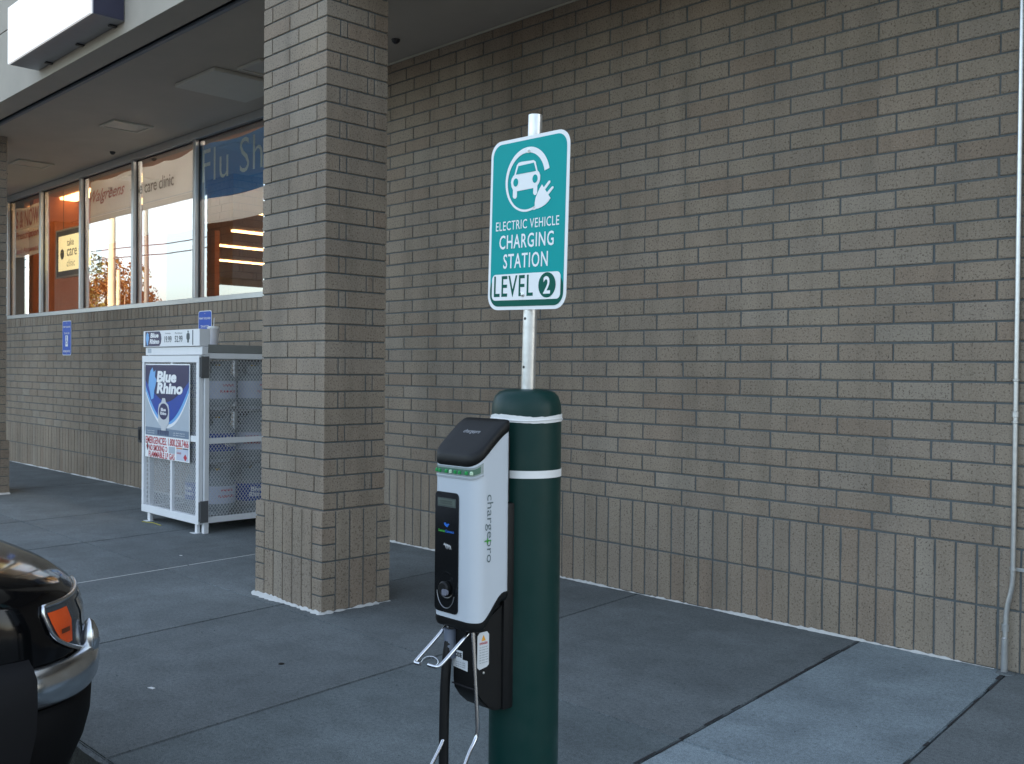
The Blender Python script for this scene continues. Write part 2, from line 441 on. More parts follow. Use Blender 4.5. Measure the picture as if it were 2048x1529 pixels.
# windows: aluminium frame, mullions, panes
MUL = [-14.88, -13.42, -11.80, -10.22]
m = MB(); fy0, fy1 = YW-.012, YW+.10
m.box(XWIN0, XWIN1, fy0, fy1, SILL-.028, SILL+.028, .004); m.box(XWIN0, XWIN1, fy0, fy1, 3.955, SOF-.002, .004)
m.box(XWIN0, XWIN0+.05, fy0+.001, fy1, SILL+.028, 3.955, .004); m.box(XWIN1-.05, XWIN1, fy0+.001, fy1, SILL+.028, 3.955, .004)
wf = m.build('window_frame', ALU, store)
for x in MUL: MB().box(x-.028, x+.028, fy0+.002, fy1, SILL+.0285, 3.9545, .004).build('mullion', ALU, wf)
xs = [XWIN0+.05]+sum([[x-.028, x+.028] for x in MUL], [])+[XWIN1-.05]
for i in range(0, len(xs), 2):
    MB().sheet([(xs[i], YW+.05, SILL+.028), (xs[i+1], YW+.05, SILL+.028), (xs[i+1], YW+.05, 3.955), (xs[i], YW+.05, 3.955)]).build('pane', GLASS, wf, smooth=0, fix=False)
    m = MB()
    for a, b in ((xs[i], xs[i]+.014), (xs[i+1]-.014, xs[i+1])): m.box(a, b, YW+.035, YW+.048, SILL+.03, 3.953)
    m.box(xs[i]+.0145, xs[i+1]-.0145, YW+.035, YW+.048, 3.935, 3.953); m.build('gasket', DARKM, wf, smooth=0)

# canopy: soffit, beam, fascia, roof
FY = 3.25
m = MB(); m.box(XL, XR, 3.575, YW+.01, SOF, SOF+.06)
soffit = m.build('soffit', SOFFIT, store, smooth=0)
MB().box(XL, XR, FY+.022, 3.49, SOF+.002, SOF+.30).build('canopy_beam', SOFFIT, store, smooth=0)
MB().box(XL, XR, 3.49, 3.575, SOF+.035, SOF+.05).build('soffit_groove', DARKM, store, smooth=0)
MB().box(XL, XR, 3.535, 3.574, SOF-.006, SOF+.02, .003).build('soffit_trim', TRIMB, store)
fas = MB().box(XL, XR, FY, FY+.021, SOF-.004, 4.695, .002).build('fascia', STUCCO, store)
MB().box(XL, XR, FY, FY+.021, 4.705, 5.55, .002).build('fascia_panel', STUCCO, fas)
m = MB(); m.box(XL, XR, FY+.023, 5.2, 4.35, 5.5); m.box(XL, XR, 5.2, 24, 4.45, 5.5)
m.box(XL+.02, XL+.3, YW+.26, 24, -.12, 1.9); m.box(XL+.02, XL+.3, YW+.26, 11.5, 1.9, 4.44); m.box(XL+.02, XL+.3, 16.5, 24, 1.9, 4.44); m.box(XL+.02, XL+.3, 11.5, 16.5, 3.9, 4.44)
m.box(XR-.3, XR-.02, YW+.26, 24, -.12, 4.44); m.box(XL+.31, XR-.31, 23.7, 24, -.12, 4.44)
m.build('roof', STUCCO, store, smooth=0)
MB().box(-8.0, XR, YW-.022, YW-.004, SOF-.014, SOF-.002, .003).build('corner_bead', simple('cream_bead', (.52, .49, .40), .6), soffit)
# soffit fittings: flat square panel and recessed lamp boxes
PANELM = simple('lamp_panel', (.50, .49, .44), .6, var=.06)
VENTM = simple('cream_housing', (.46, .44, .38), .6, var=.1)
m = MB(); m.box(-8.62, -7.88, 4.15, 4.87, SOF-.035, SOF-.001, .006); m.build('access_panel', PANELM, soffit)
for x in (-13.35, -10.5, -7.58):
    m = MB(); t = .035
    x0, x1, y0, y1 = x-.19, x+.19, 4.30, 4.73
    m.box(x0, x1, y0, y0+t, SOF-.02, SOF-.0005, .003); m.box(x0, x1, y1-t, y1, SOF-.02, SOF-.0005, .003)
    m.box(x0, x0+t, y0+t, y1-t, SOF-.02, SOF-.0005, .003); m.box(x1-t, x1, y0+t, y1-t, SOF-.02, SOF-.0005, .003)
    f = m.build('soffit_lamp', VENTM, soffit)
    MB().box(x0+t, x1-t, y0+t, y1-t, SOF-.014, SOF-.0006, .004).build('lens', simple('lamp_lens', (.36, .34, .29), .35, var=.05) if x == -13.35 else bpy.data.materials['lamp_lens'], f)
for (x, y) in ((-11.9, 4.95), (-14.3, 4.5), (-6.2, 4.8)):
    MB().lathe([(.035, SOF-.001), (.03, SOF-.02), (.012, SOF-.035)], (x, y, 0), 14).build('sprinkler', DARKM, soffit)

# interior seen through the panes
ORANGE = simple('orange_wall_paint', (.42, .13, .045), .8, var=.06)
TANI = simple('tan_ceiling', (.30, .13, .06), .8, var=.06)
FLOORI = simple('store_floor', (.42, .36, .28), .35, var=.08)
FILL_W = emit('poster_fill', (1, .90, .76), 6.5)  # added fill, lights the posters from behind
LAMP = emit('fluorescent_tube', (1, .60, .24), 2.6)
MB().box(XL+.31, -6.5, YW+.26, 23.6, -.02, .0).build('store_floor', FLOORI, store, smooth=0)
ic = MB().box(XL+.31, -6.5, YW+.26, 23.6, 4.10, 4.14).build('interior_ceiling', TANI, store, smooth=0)
m = MB(); m.box(-6.5, -6.4, YW+.26, 23.6, 0, 4.1); m.box(XL+.31, -6.5, 17.5, 17.6, 0, 4.1); m.box(-22.0, -17.6, 9.3, 9.4, 0, 4.09); m.build('interior_wall', ORANGE, store, smooth=0)
m = MB(); m.box(-16.2, -16.05, YW+.3, 7.6, .001, 4.09); m.build('partition', ORANGE, store, smooth=0)
for x0, x1, y0, y1 in [(-15.05, -14.95, 7, 16), (-17.35, -17.25, 9.5, 16), (-19.65, -19.55, 9.6, 16), (-22.35, -22.25, 9.6, 16), (-12.55, -12.45, 7, 16), (-9.95, -9.85, 7, 16), (-17.5, -13.2, 5.85, 6.1), (-15.5, -13, 6.75, 6.95), (-12.9, -8.0, 6.0, 6.14)]:
    MB().box(x0, x1, y0, y1, 4.055, 4.095, .008).build('ceiling_or_fill_light', FILL_W if y0 == 6.0 else LAMP, ic, smooth=0)  # the whiter strip is an added, unseen fill for the window posters

# ------------------------------------------------------------------ brick pillars
def cham(w, d, h, c=.0035):
    m = MB(); m.box(-w/2, w/2, -d/2, d/2, -h/2, h/2, c)
    me = bpy.data.meshes.new('brick'); m.bm.to_mesh(me); m.bm.free(); me.materials.append(BRICK); return me
PM = {}
def pillar_pieces():
    P = []; Wd, Dp = .711, .457
    J = .0088
    def add(x0, x1, y0, y1, z0, z1, ext=(0, 0, 0, 0)):
        """joint is taken off the sides that meet another brick; ext says which of left, right, front, back are outer faces"""
        h = J/2; P.append((x0+(0 if ext[0] else h), x1-(0 if ext[1] else h), y0+(0 if ext[2] else h), y1-(0 if ext[3] else h), z0+h, z1-h))
    zmax = int((SOF+.3-.6096)/ROW)
    for r in range(zmax):
        z0 = .6096+r*ROW; z1 = z0+ROW
        if r % 2 == 0:
            add(-.3048, 0, 0, .1016, z0, z1, (0, 1, 1, 0)); add(-.6094, -.3048, 0, .1016, z0, z1, (0, 0, 1, 0))
            add(-Wd, -.6094, 0, .3048, z0, z1, (1, 0, 1, 0)); add(-.1016, 0, .1016, .1524, z0, z1, (0, 1, 0, 0))
            add(-.3048, 0, .1524+.2032, Dp, z0, z1, (0, 1, 0, 1)) if 0 else add(-.1016, 0, .1524, Dp, z0, z1, (0, 1, 0, 1))
            add(-Wd, -.6094, .3048, Dp, z0, z1, (1, 0, 0, 1)); add(-.6094, -.3556, Dp-.1016, Dp, z0, z1, (0, 0, 0, 1)); add(-.3556, -.1016, Dp-.1016, Dp, z0, z1, (0, 0, 0, 1))
        else:
            add(-.1016, 0, 0, .3048, z0, z1, (0, 1, 1, 0)); add(-.4064, -.1016, 0, .1016, z0, z1, (0, 0, 1, 0)); add(-Wd, -.4064, 0, .1016, z0, z1, (1, 0, 1, 0))
            add(-.1016, 0, .3048, .3556, z0, z1, (0, 1, 0, 0)); add(-.3048, 0, .3556, Dp, z0, z1, (0, 1, 0, 1))
            add(-.6094, -.3048, .3556, Dp, z0, z1, (0, 0, 0, 1)); add(-Wd, -.6094, .1016, Dp, z0, z1, (1, 0, 0, 1))
    # base: two soldier courses between coursed quoins, 25 mm proud
    e = .0254; x0, x1, y0, y1 = -Wd-e, e, -e, Dp+e; qx = (x1-x0)/7; qy = (y1-y0)/5
    for s in range(2):
        zb = .3048*s; zt = zb+.3048
        for k in range(3):
            a, b = zb+k*.1016, zb+(k+1)*.1016
            for xa, xb, ex in ((x0, x0+qx, (1, 0)), (x1-qx, x1, (0, 1))):
                for ya, yb, ey in ((y0, y0+qy, (1, 0)), (y1-qy, y1, (0, 1))): add(xa, xb, ya, yb, a, b, ex+ey)
        for k in range(1, 6):
            add(x0+k*qx, x0+(k+1)*qx, y0, y0+qy, zb, zt, (0, 0, 1, 0)); add(x0+k*qx, x0+(k+1)*qx, y1-qy, y1, zb, zt, (0, 0, 0, 1))
        for k in range(1, 4):
            add(x1-qx, x1, y0+k*qy, y0+(k+1)*qy, zb, zt, (0, 1, 0, 0)); add(x0, x0+qx, y0+k*qy, y0+(k+1)*qy, zb, zt, (1, 0, 0, 0))
    return P
PP = pillar_pieces()
def make_pillar(px, py, label, nshow):
    t = thing('brick_pillar', label, 'pillar', (px-.355, py+.23, 0), 'brick pillars holding up the canopy')
    m = MB(); i = .008
    m.box(px-.711+i, px-i, py+i, py+.457-i, .6, SOF+.33); m.box(px-.7364+i, px+.0254-i, py-.0254+i, py+.4824-i, 0, .6)
    core = m.build('mortar_core', MORTAR, t, smooth=0)
    m = MB()
    for k, (xa, xb, ya, yb, za, zb) in enumerate(PP):
        sees = (yb < .12 and True) or xb > -.02
        j = rj.uniform(-.001, .001); c = (px+(xa+xb)/2+j, py+(ya+yb)/2+rj.uniform(-.001, .001), (za+zb)/2)
        q = project(c)
        if nshow and sees and q and q[1] > -30:
            key = tuple(round(v, 4) for v in (xb-xa, yb-ya, zb-za))
            if key not in PM: PM[key] = cham(*key)
            link('brick', PM[key], BRICK, t, c)
        else:
            m.box(px+xa+j, px+xb+j, py+ya, py+yb, za, zb)
    o = m.build('brickwork', BRICK, t, smooth=0); tag(o, kind='stuff')
    e = .0254+.002
    sealant([(px-.711-e, py+.46), (px-.711-e, py-e), (px+e, py-e), (px+e, py+.457+e)], 'sealant_bead', t, .016, .03)
    return t
make_pillar(-4.990, 3.348, 'broad brick pillar with white sealant foot beside the white gas cylinder cage', True)
make_pillar(-12.02, 3.348, 'far brick pillar down the walkway, only a sliver of its side showing', False)
# added blocks out of view, shaped to keep sky reflections off the far panes
pier = MB().box(-19.65, -18.35, 3.35, 3.81, 0, SOF+.3).build('sky_block_pier', BRICK, store, smooth=0)
MB().box(-22.8, -21.25, 3.35, 3.81, 0, SOF+.3).build('sky_block_pier', BRICK, store, smooth=0)
MB().box(-21.245, -19.655, 3.36, 3.80, 3.68, SOF+.3).build('sky_block_header', STUCCO, store, smooth=0)

# ------------------------------------------------------------------ light box sign on the fascia
t = thing('store_sign', 'blank white illuminated box sign fixed to the canopy fascia', 'sign', (-8.5, FY, 4.12))
sx0, sx1, sy, sz0, sz1 = -9.43, -7.60, 2.985, 4.125, 4.625
m = MB(); m.box(sx0, sx1, sy+.02, FY-.003, sz0, sz1, .004); m.build('cabinet', simple('sign_cabinet', (.30, .31, .34), .35, .5), t)
m = MB(); m.box(sx1+.0005, sx1+.006, sy+.025, FY-.01, sz0+.005, sz1-.005); m.build('end_cap', simple('sign_end_cap', (.03, .03, .06), .4), t, smooth=0)
f = MB().box(sx0, sx1, sy, sy+.019, sz0, sz1, .003).build('face', WHITEF, t)
for x in (-9.1, -8.4, -7.75): MB().box(x-.02, x+.02, FY-.06, FY-.002, sz0-.012, sz0-.001).build('bracket', DARKM, t)

# ------------------------------------------------------------------ posters behind the glass
def paper(name, col, thru=.45):
    t = NT(name); c = t.mix(t.noise(6), tuple(x*.94 for x in col), tuple(min(1, x*1.05) for x in col)); t.base(c); t.b.inputs['Roughness'].default_value = .85
    tl = t.n('ShaderNodeBsdfTranslucent'); t.l(c, tl.inputs['Color']); mx = t.n('ShaderNodeMixShader'); mx.inputs[0].default_value = thru
    t.l(t.b.outputs[0], mx.inputs[1]); t.l(tl.outputs[0], mx.inputs[2]); t.l(mx.outputs[0], t.t.nodes['Material Output'].inputs[0]); return t.m
PAPER = paper('poster_paper', (.82, .83, .82))
PAPERB = paper('blue_poster_paper', (.03, .17, .42), .22)
YP = YW+.088
def wavy(x0, x1, z0, z1, y, sag=.02, n=14):
    m = MB(); A = []; B = []
    for i in range(n+1):
        s = i/n; x = x0+(x1-x0)*s; k = sag*math.sin(s*5.3+x0)*.5
        A.append((x, y+.012*math.sin(s*7+x0), z0+k)); B.append((x, y+.006*math.sin(s*4), z1-abs(k)*1.2-sag*math.sin(s*math.pi)*.6))
    return m.strip(B, A)
def poster(name, label, x0, x1, z0, z1, mat, y=YP, sag=.03):
    t = thing(name, label, 'poster', ((x0+x1)/2, y, (z0+z1)/2)); return t, wavy(x0, x1, z0, z1, y, sag).build('sheet', mat, t)
t, _ = poster('window_poster', 'poster in the last pane with red PRESCRIPTION lettering', -16.2, -14.96, 3.10, 3.86, PAPER)
text('S & NOW', REDINK, t, (-15.62, YP-.02, 3.66), XA, ZA, .95, .26, bold=.02); text('Prescription', REDINK, t, (-15.62, YP-.02, 3.40), XA, ZA, .95, .15, bold=.02, shear=.15)
text('and Answers', REDINK, t, (-15.62, YP-.02, 3.19), XA, ZA, .9, .08, bold=.015)
t, _ = poster('window_poster', 'pale poster with red slanted script in the middle pane', -13.30, -11.86, 3.02, 3.90, PAPER)
text('Walgreens', REDINK, t, (-12.74, YP-.02, 3.66), XA, ZA, 1.10, .20, shear=.5, bold=.012)
t, _ = poster('window_poster', 'pale poster reading take care clinic in dark letters', -11.74, -10.42, 3.02, 3.90, PAPER, sag=.05)
text('take care clinic', BLACKINK, t, (-11.44, YP-.02, 3.62), XA, ZA, 1.16, .15, bold=.006, spacing=.95)
MB().box(-10.42, -10.28, YP-.004, YP+.004, 3.28, 3.90).build('blue_edge', PAPERB, t)
t, _ = poster('window_poster', 'blue Flu Shots banner in the pane next to the pillar', -10.30, -8.45, 3.30, 3.92, PAPERB, sag=.04)
wavy(-10.30, -8.45, 3.03, 3.32, YP+.015, .03).build('lower_sheet', PAPER, t)
text('Flu Shots', paper('chalk_lettering', (.92, .90, .76), .1), t, (-10.17, YP-.022, 3.66), XA, ZA, 1.98, .36, align='L', bold=-.006, spacing=1.08)
t = thing('clinic_sign', 'lit yellow take care clinic sign with dark frame hanging behind the glass', 'sign', (-14.6, 5.6, 3.0))
cx0, cx1, cz0, cz1, cy = -15.22, -13.85, 2.76, 3.44, 5.5
MB().box(cx0, cx1, cy+.006, cy+.12, cz0, cz1, .006).build('frame', simple('slate_frame', (.035, .05, .065), .45), t)
m = MB()
for a in ((cx0-.008, cx1+.008, cz0-.012, cz0+.01), (cx0-.008, cx1+.008, cz1-.01, cz1+.012), (cx0-.010, cx0+.01, cz0+.0105, cz1-.0105), (cx1-.01, cx1+.010, cz0+.0105, cz1-.0105)): m.box(a[0], a[1], cy-.004, cy+.03, a[2], a[3])
m.build('trim', ALU, t, smooth=0)
MB().box(cx0+.09, cx1-.09, cy, cy+.004, cz0+.085, cz1-.085).build('lit_face', emit('lit_sign_face', (1, .82, .42), .42), t, smooth=0)
for i, s in enumerate(('take', 'care', 'clinic')): text(s, GREYINK, t, (-14.80, cy-.001, 3.25-.15*i), XA, ZA, None, .105, align='L', bold=.004 if i < 2 else -.008)
m = MB(); m.prism(ell(-14.98, 3.09, .07, .075), -.004, -.001, FR(cy)); m.build('emblem', GREYINK, t)
text('T', YELLOW, t, (-14.98, cy-.004, 3.09), XA, ZA, .06, .08, bold=.02)
for x in (-15.1, -14.0): MB().tube([(x, cy+.06, cz1), (x, cy+.06, 4.1)], .006, 6).build('hanger', DARKM, t)

# ------------------------------------------------------------------ blue signs on the wall
def wheelchair(cx, cz, s, y, parent):
    m = MB(); f = FR(y)
    m.prism(ell(cx+.02*s, cz+.34*s, .07*s), -.002, -.0008, f)
    m.prism([(cx-.02*s, cz+.26*s), (cx+.05*s, cz+.26*s), (cx+.07*s, cz+.02*s), (cx, cz+.02*s)], -.002, -.0008, f)
    m.prism([(cx, cz+.05*s), (cx+.2*s, cz+.05*s), (cx+.28*s, cz-.2*s), (cx+.22*s, cz-.22*s), (cx+.15*s, cz-.01*s), (cx, cz-.01*s)], -.0021, -.0009, f)
    a = [(cx+.16*s*math.cos(R(k)), cz-.09*s+.16*s*math.sin(R(k))) for k in range(110, 341, 15)]
    b = [(cx+.12*s*math.cos(R(k)), cz-.09*s+.12*s*math.sin(R(k))) for k in range(340, 109, -15)]
    m.prism(a+b, -.002, -.0008, f)
    return m.build('symbol', WHITEINK, parent)
def blue_sign(x0, x1, z0, z1, label, lower):
    y = YW-.004; t = thing('parking_sign', label, 'sign', ((x0+x1)/2, y, z0), 'blue disabled parking signs on the brick wall')
    MB().prism(rrect(x0, x1, z0, z1, .03), -.003, .0, FR(y)).build('plate', WSHEET, t); y -= .003
    MB().prism(rrect(x0+.008, x1-.008, z0+.008, z1-.008, .026), -.0012, -.0002, FR(y)).build('panel', BLUESIGN, t); y -= .0012
    cx = (x0+x1)/2; W_ = x1-x0
    text('PERMIT REQUIRED', WHITEINK, t, (cx, y, z1-.085), XA, ZA, W_*.86, .026, bold=.015); text('TOW AWAY ZONE', WHITEINK, t, (cx, y, z1-.17), XA, ZA, W_*.62, .026, bold=.015)
    MB().prism(rrect(cx-.045, cx+.045, z0+.12, z0+.27, .006), -.0012, -.0004, FR(y)).build('symbol_panel', WSHEET, t)
    o = wheelchair(cx-.01, z0+.19, .17, y-.0008, t); o.data.materials[0] = BLUESIGN
    text(lower, WHITEINK, t, (cx, y, z0+.055), XA, ZA, W_*.75, .03, bold=.015)
    for z in (z0+.03, z1-.03): MB().lathe([(.006, 0), (.004, -.003)], (cx, y, z), 10, 'Y').build('bolt', GALV, t)
blue_sign(-14.01, -13.70, 1.603, 2.072, 'blue disabled parking sign alone on bare brick below the windows', 'MINIMUM FINE')
blue_sign(-10.10, -9.805, 1.60, 2.07, 'blue disabled parking sign partly hidden behind the white gas cage', 'MINIMUM FINE')

# ------------------------------------------------------------------ propane cylinder cage
CX0, CX1, CY0, CY1, CZ0, CZ1 = -9.17, -8.045, 4.165, 5.10, .09, 1.585
cage = thing('gas_cylinder_cage', 'white mesh cage of exchange gas cylinders with blue poster on its door', 'cage', (-8.6, 4.6, 0))
def bars(m, lst, bev=.003):
    for b in lst: m.box(*b, bev)
    return m
m = MB(); u = .045
for x in (CX0, CX1-u):
    for y in (CY0, CY1-u): m.box(x, x+u, y, y+u, .0, CZ1, .003)
for z in (CZ0, .785, CZ1-.05):
    for x in (CX0, CX1-u): m.box(x+.002, x+u-.002, CY0+u, CY1-u, z, z+.05, .003)
    m.box(CX0+u, CX1-u, CY1-u+.002, CY1-.002, z, z+.05, .003)
    if z != .785: m.box(CX0+u, CX1-u, CY0+.002, CY0+u-.002, z, z+.05, .003)
m.build('frame', WHITEP, cage)
TOPM = simple('cage_top_grey', (.24, .25, .24), .5, .2)
m = MB(); m.box(CX0, CX1, CY0+.03, CY1, CZ1+.002, CZ1+.075, .004); m.build('top', TOPM, cage)
m = MB(); m.box(CX0+.01, CX1+.004, CY0-.03, CY0+.029, 1.568, 1.642, .004); tr = m.build('top_rail', WHITEP, cage)
MB().box(CX0+.06, CX0+.13, CY0-.0325, CY0-.0305, 1.59, 1.63).build('sticker', SILVER, cage, smooth=0)
def foot(x, y):
    m = MB(); m.box(x-.02, x+.02, y-.03, y+.0, .004, .09, .002); m.box(x-.055, x+.03, y-.06, y+.01, 0, .0035); m.build('foot', WHITEP, cage)
foot(CX0+.10, CY0-.0); foot(CX1-.09, CY0-.0)
# expanded metal: two families of slanting strands clipped to the panel
def mesh_panel(a0, a1, b0, b1, frame, da=.032, db=.042, w=.0019, th=.003):
    m = MB(); sl = db/da; N = math.hypot(1, sl)
    for sgn in (1, -1):
        c = b0-sl*(a1-a0) if sgn > 0 else b0
        cmax = b1 if sgn > 0 else b1+sl*(a1-a0)
        while c < cmax:
            # b = c + sgn*sl*(a-a0)
            lo, hi = a0, a1
            aa = sorted((a0+(b0-c)/(sgn*sl), a0+(b1-c)/(sgn*sl))); lo = max(lo, aa[0]); hi = min(hi, aa[1])
            if hi-lo > .004:
                p, q = (lo, c+sgn*sl*(lo-a0)), (hi, c+sgn*sl*(hi-a0))
                nx, nz = -sgn*sl/N*w, w/N
                m.prism([(p[0]-nx, p[1]-nz), (q[0]-nx, q[1]-nz), (q[0]+nx, q[1]+nz), (p[0]+nx, p[1]+nz)], (0 if sgn > 0 else th*.8), (th if sgn > 0 else th*1.8), frame)
            c += db
    return m
MESHP = simple('mesh_paint', (.60, .61, .62), .45, var=.05)
for z0, z1 in ((CZ0+.05, .785), (.835, CZ1-.05)):
    o = mesh_panel(CY0+u, CY1-u, z0, z1, lambda u_, v, d: (CX1-.02+d, u_, v)).build('mesh_panel', MESHP, cage, smooth=0); tag(o, kind='stuff')
for z0, z1 in ((CZ0+.05, .785), (.835, CZ1-.05)):
    o = mesh_panel(CY0+u, CY1-u, z0, z1, lambda u_, v, d: (CX0+.02-d, u_, v), .03, .04).build('mesh_panel', MESHP, cage, smooth=0); tag(o, kind='stuff')
# door
dy0, dy1 = CY0-.045, CY0-.004
DX0, DX1, DZ0, DZ1 = CX0-.035, CX1-.02, .082, 1.562
m = MB(); w = .055
bars(m, [(DX0, DX1, dy0, dy1, DZ0, DZ0+.07), (DX0, DX1, dy0, dy1, DZ1-.062, DZ1), (DX0, DX0+w*.8, dy0+.001, dy1-.001, DZ0+.07, DZ1-.062), (DX1-w, DX1, dy0+.001, dy1-.001, DZ0+.07, DZ1-.062),
         (-8.615, -8.58, dy0+.004, dy1-.002, DZ0+.07, DZ1-.062), (DX0+w, DX1-w, dy0+.006, dy1-.004, .80, .855)])
door = m.build('door', WHITEP, cage)
o = mesh_panel(DX0+.04, DX1-w, DZ0+.07, DZ1-.062, FR(dy1-.014)).build('mesh_panel', MESHP, door, smooth=0); tag(o, kind='stuff')
HINGE = simple('hinge_steel', (.16, .165, .17), .45, .5)
for z in (.10, 1.365):
    m = MB(); m.box(CX1+.001, CX1+.010, CY0-.04, CY0+.035, z, z+.19, .002); m.box(DX1+.002, CX1+.0005, CY0-.047, CY0-.035, z+.01, z+.18, .002)
    for q in (.03, .095, .16): m.lathe([(.007, CX1+.010), (.005, CX1+.014)], (0, CY0+.012, z+q), 8, 'X')
    m.build('hinge', HINGE, door)
m = MB(); m.box(DX0-.062, DX0-.002, dy0-.012, dy1+.01, .735, .885, .004); m.box(DX0-.04, DX0-.02, dy0-.02, dy0-.0125, .76, .86, .002); la = m.build('latch', DARKM, door)
# header sign
hy = CY0-.05
hs_ = MB().box(CX0+.005, CX1-.005, hy, hy+.10, 1.645, 1.795, .003).build('header_sign', WHITEP, cage)
hy -= .0005
m = MB(); m.prism([(CX0+.05, 1.652), (CX0+.345, 1.652), (CX0+.375, 1.68), (CX0+.385, 1.72), (CX0+.375, 1.76), (CX0+.345, 1.788), (CX0+.05, 1.788)], -.001, 0, FR(hy)); m.build('badge', NAVY, hs_)
def emblem(x, z, s, y, parent):
    """pale blue flame-shaped emblem"""
    p = [(-.1, -.5), (.06, -.46), (.12, -.2), (.2, -.05), (.26, .12), (.16, .22), (.2, .42), (.06, .36), (-.02, .5), (-.16, .4), (-.26, .2), (-.3, -.05), (-.2, -.25)]
    return MB().prism([(x+a*s, z+b*s) for a, b in p], -.0018, -.0006, FR(y)).build('emblem', SKYB, parent)
emblem(CX0+.10, 1.72, .125, hy, hs_)
text('Blue', WHITEINK, hs_, (CX0+.245, hy-.001, 1.752), XA, ZA, .17, .045, bold=.04, shear=.15); text('Rhino', WHITEINK, hs_, (CX0+.245, hy-.001, 1.695), XA, ZA, .20, .045, bold=.04, shear=.15)
text('19.99', GREYINK, hs_, (CX0+.52, hy, 1.712), XA, ZA, .14, .058, bold=.01); text('52.99', GREYINK, hs_, (CX0+.73, hy, 1.712), XA, ZA, .15, .058, bold=.01)
text('Exchange', GREYINK, hs_, (CX0+.52, hy, 1.765), XA, ZA, .11, .014); text('Purchase', GREYINK, hs_, (CX0+.73, hy, 1.765), XA, ZA, .14, .014)
m = MB(); m.prism(rrect(CX0+.88, CX0+.94, 1.70, 1.762, .02), -.001, 0, FR(hy)); m.prism(rrect(CX0+.895, CX0+.925, 1.677, 1.7, .004), -.001, 0, FR(hy)); m.prism(rrect(CX0+.90, CX0+.92, 1.765, 1.782, .003), -.001, 0, FR(hy)); m.build('print', GREYINK, hs_, smooth=0)
m = MB(); m.box(CX1-.135, CX1-.12, hy-.0008, hy, 1.655, 1.787); m.build('print_line', GREYINK, hs_, smooth=0)
# poster on the door
py = dy0-.004; px0, px1, pz0, pz1 = -9.115, -8.225, .612, 1.487
pc = MB().box(px0, px1, py, py+.003, pz0, pz1).build('poster', WSHEET, door, smooth=0)
def pxz(u_, v): return (px0+(px1-px0)*u_, pz0+(pz1-pz0)*v)
def shape(pts, mat, lift, name, parent=pc): return MB().prism([pxz(*p) for p in pts], -lift-.0008, -lift, FR(py)).build(name, mat, parent, smooth=0)
V0 = .238
shape([(.012, V0), (.988, V0), (.988, .988), (.012, .988)], SILVER, .0004, 'silver_field')
curve = lambda k, b: [(.012+.976*i/24, b+k*abs(2*i/24-1)**2.1) for i in range(25)]
shape([(.988, .988), (.012, .988)]+curve(.36, .33), WHITEINK, .0014, 'white_arc')
shape([(.988, .988), (.012, .988)]+curve(.345, .365), SKYB, .0024, 'light_arc')
shape([(.988, .988), (.012, .988)]+[(.012+.976*i/24, .385+.38*abs(2*i/24-1)**1.8) for i in range(25)], ROYAL, .0034, 'royal_shield')
shape([(.988, .988), (.012, .988)]+[(.012+.976*i/24, .60+.22*abs(2*i/24-1)**1.6) for i in range(25)], NAVY, .0044, 'navy_shield')
emblem(*pxz(.185, .79), .30, py-.0048, pc)
text('Blue', WHITEINK, pc, (*pxz(.50, .86)[:1], py-.0055, pxz(.5, .865)[1]), XA, ZA, .40, .105, bold=.05, shear=.15)
text('Rhino', WHITEINK, pc, (pxz(.57, 0)[0], py-.0055, pxz(.5, .745)[1]), XA, ZA, .52, .105, bold=.05, shear=.15)
def tank_outline(cx, cz, w, h):
    return [pxz(cx+a*w, cz+b*h) for a, b in ((-.2, -.5), (.2, -.5), (.24, -.38), (.42, -.32), (.5, -.2), (.5, .15), (.42, .3), (.2, .38), (.12, .5), (-.12, .5), (-.2, .38), (-.42, .3), (-.5, .15), (-.5, -.2), (-.42, -.32), (-.24, -.38))]
MB().prism(tank_outline(.44, .47, .25, .34), -.0062, -.0052, FR(py)).build('tank_print', simple('pale_print', (.58, .60, .62), .35), pc, smooth=0)
MB().prism([pxz(*p) for p in ell(.44, .50, .105, .085)], -.0072, -.0063, FR(py)).build('tank_label_print', NAVY, pc, smooth=0)
text('Blue', WHITEINK, pc, (pxz(.44, 0)[0], py-.0072, pxz(0, .52)[1]), XA, ZA, .10, .03, bold=.04); text('Rhino', WHITEINK, pc, (pxz(.44, 0)[0], py-.0072, pxz(0, .48)[1]), XA, ZA, .12, .03, bold=.04)
shape([(.012, V0), (.988, V0), (.988, .315), (.012, .325)], simple('slate_print', (.16, .22, .30), .35), .0016, 'slate_band')
for i in range(6): shape([(.30+.045*i, .25), (.32+.045*i, .25), (.325+.045*i, .30), (.295+.045*i, .30)], NAVY, .0026, 'print')
for z in (.285, .262): text('safe  filled  inspected', WHITEINK, pc, (pxz(.78, 0)[0], py-.0026, pxz(0, z)[1]), XA, ZA, .22, .012); text('trade in today', WHITEINK, pc, (pxz(.14, 0)[0], py-.0026, pxz(0, z)[1]), XA, ZA, .16, .012)
text('EMERGENCIES: 1.800.258.7466', REDINK, pc, (pxz(.5, 0)[0], py-.0006, pxz(0, .185)[1]), XA, ZA, .86, .068, bold=.015)
text('NO SMOKING', REDINK, pc, (pxz(.27, 0)[0], py-.0006, pxz(0, .105)[1]), XA, ZA, .32, .056, bold=.02)
MB().prism([pxz(*p) for p in ell(.49, .105, .025, .027)], -.0012, -.0004, FR(py)).build('no_smoking_mark', REDINK, pc, smooth=0)
MB().prism([pxz(*p) for p in ell(.49, .105, .017, .018)], -.002, -.0013, FR(py)).build('mark_centre', WHITEINK, pc, smooth=0)
text('FLAMMABLE LP GAS', REDINK, pc, (pxz(.385, 0)[0], py-.0006, pxz(0, .036)[1]), XA, ZA, .53, .056, bold=.02)
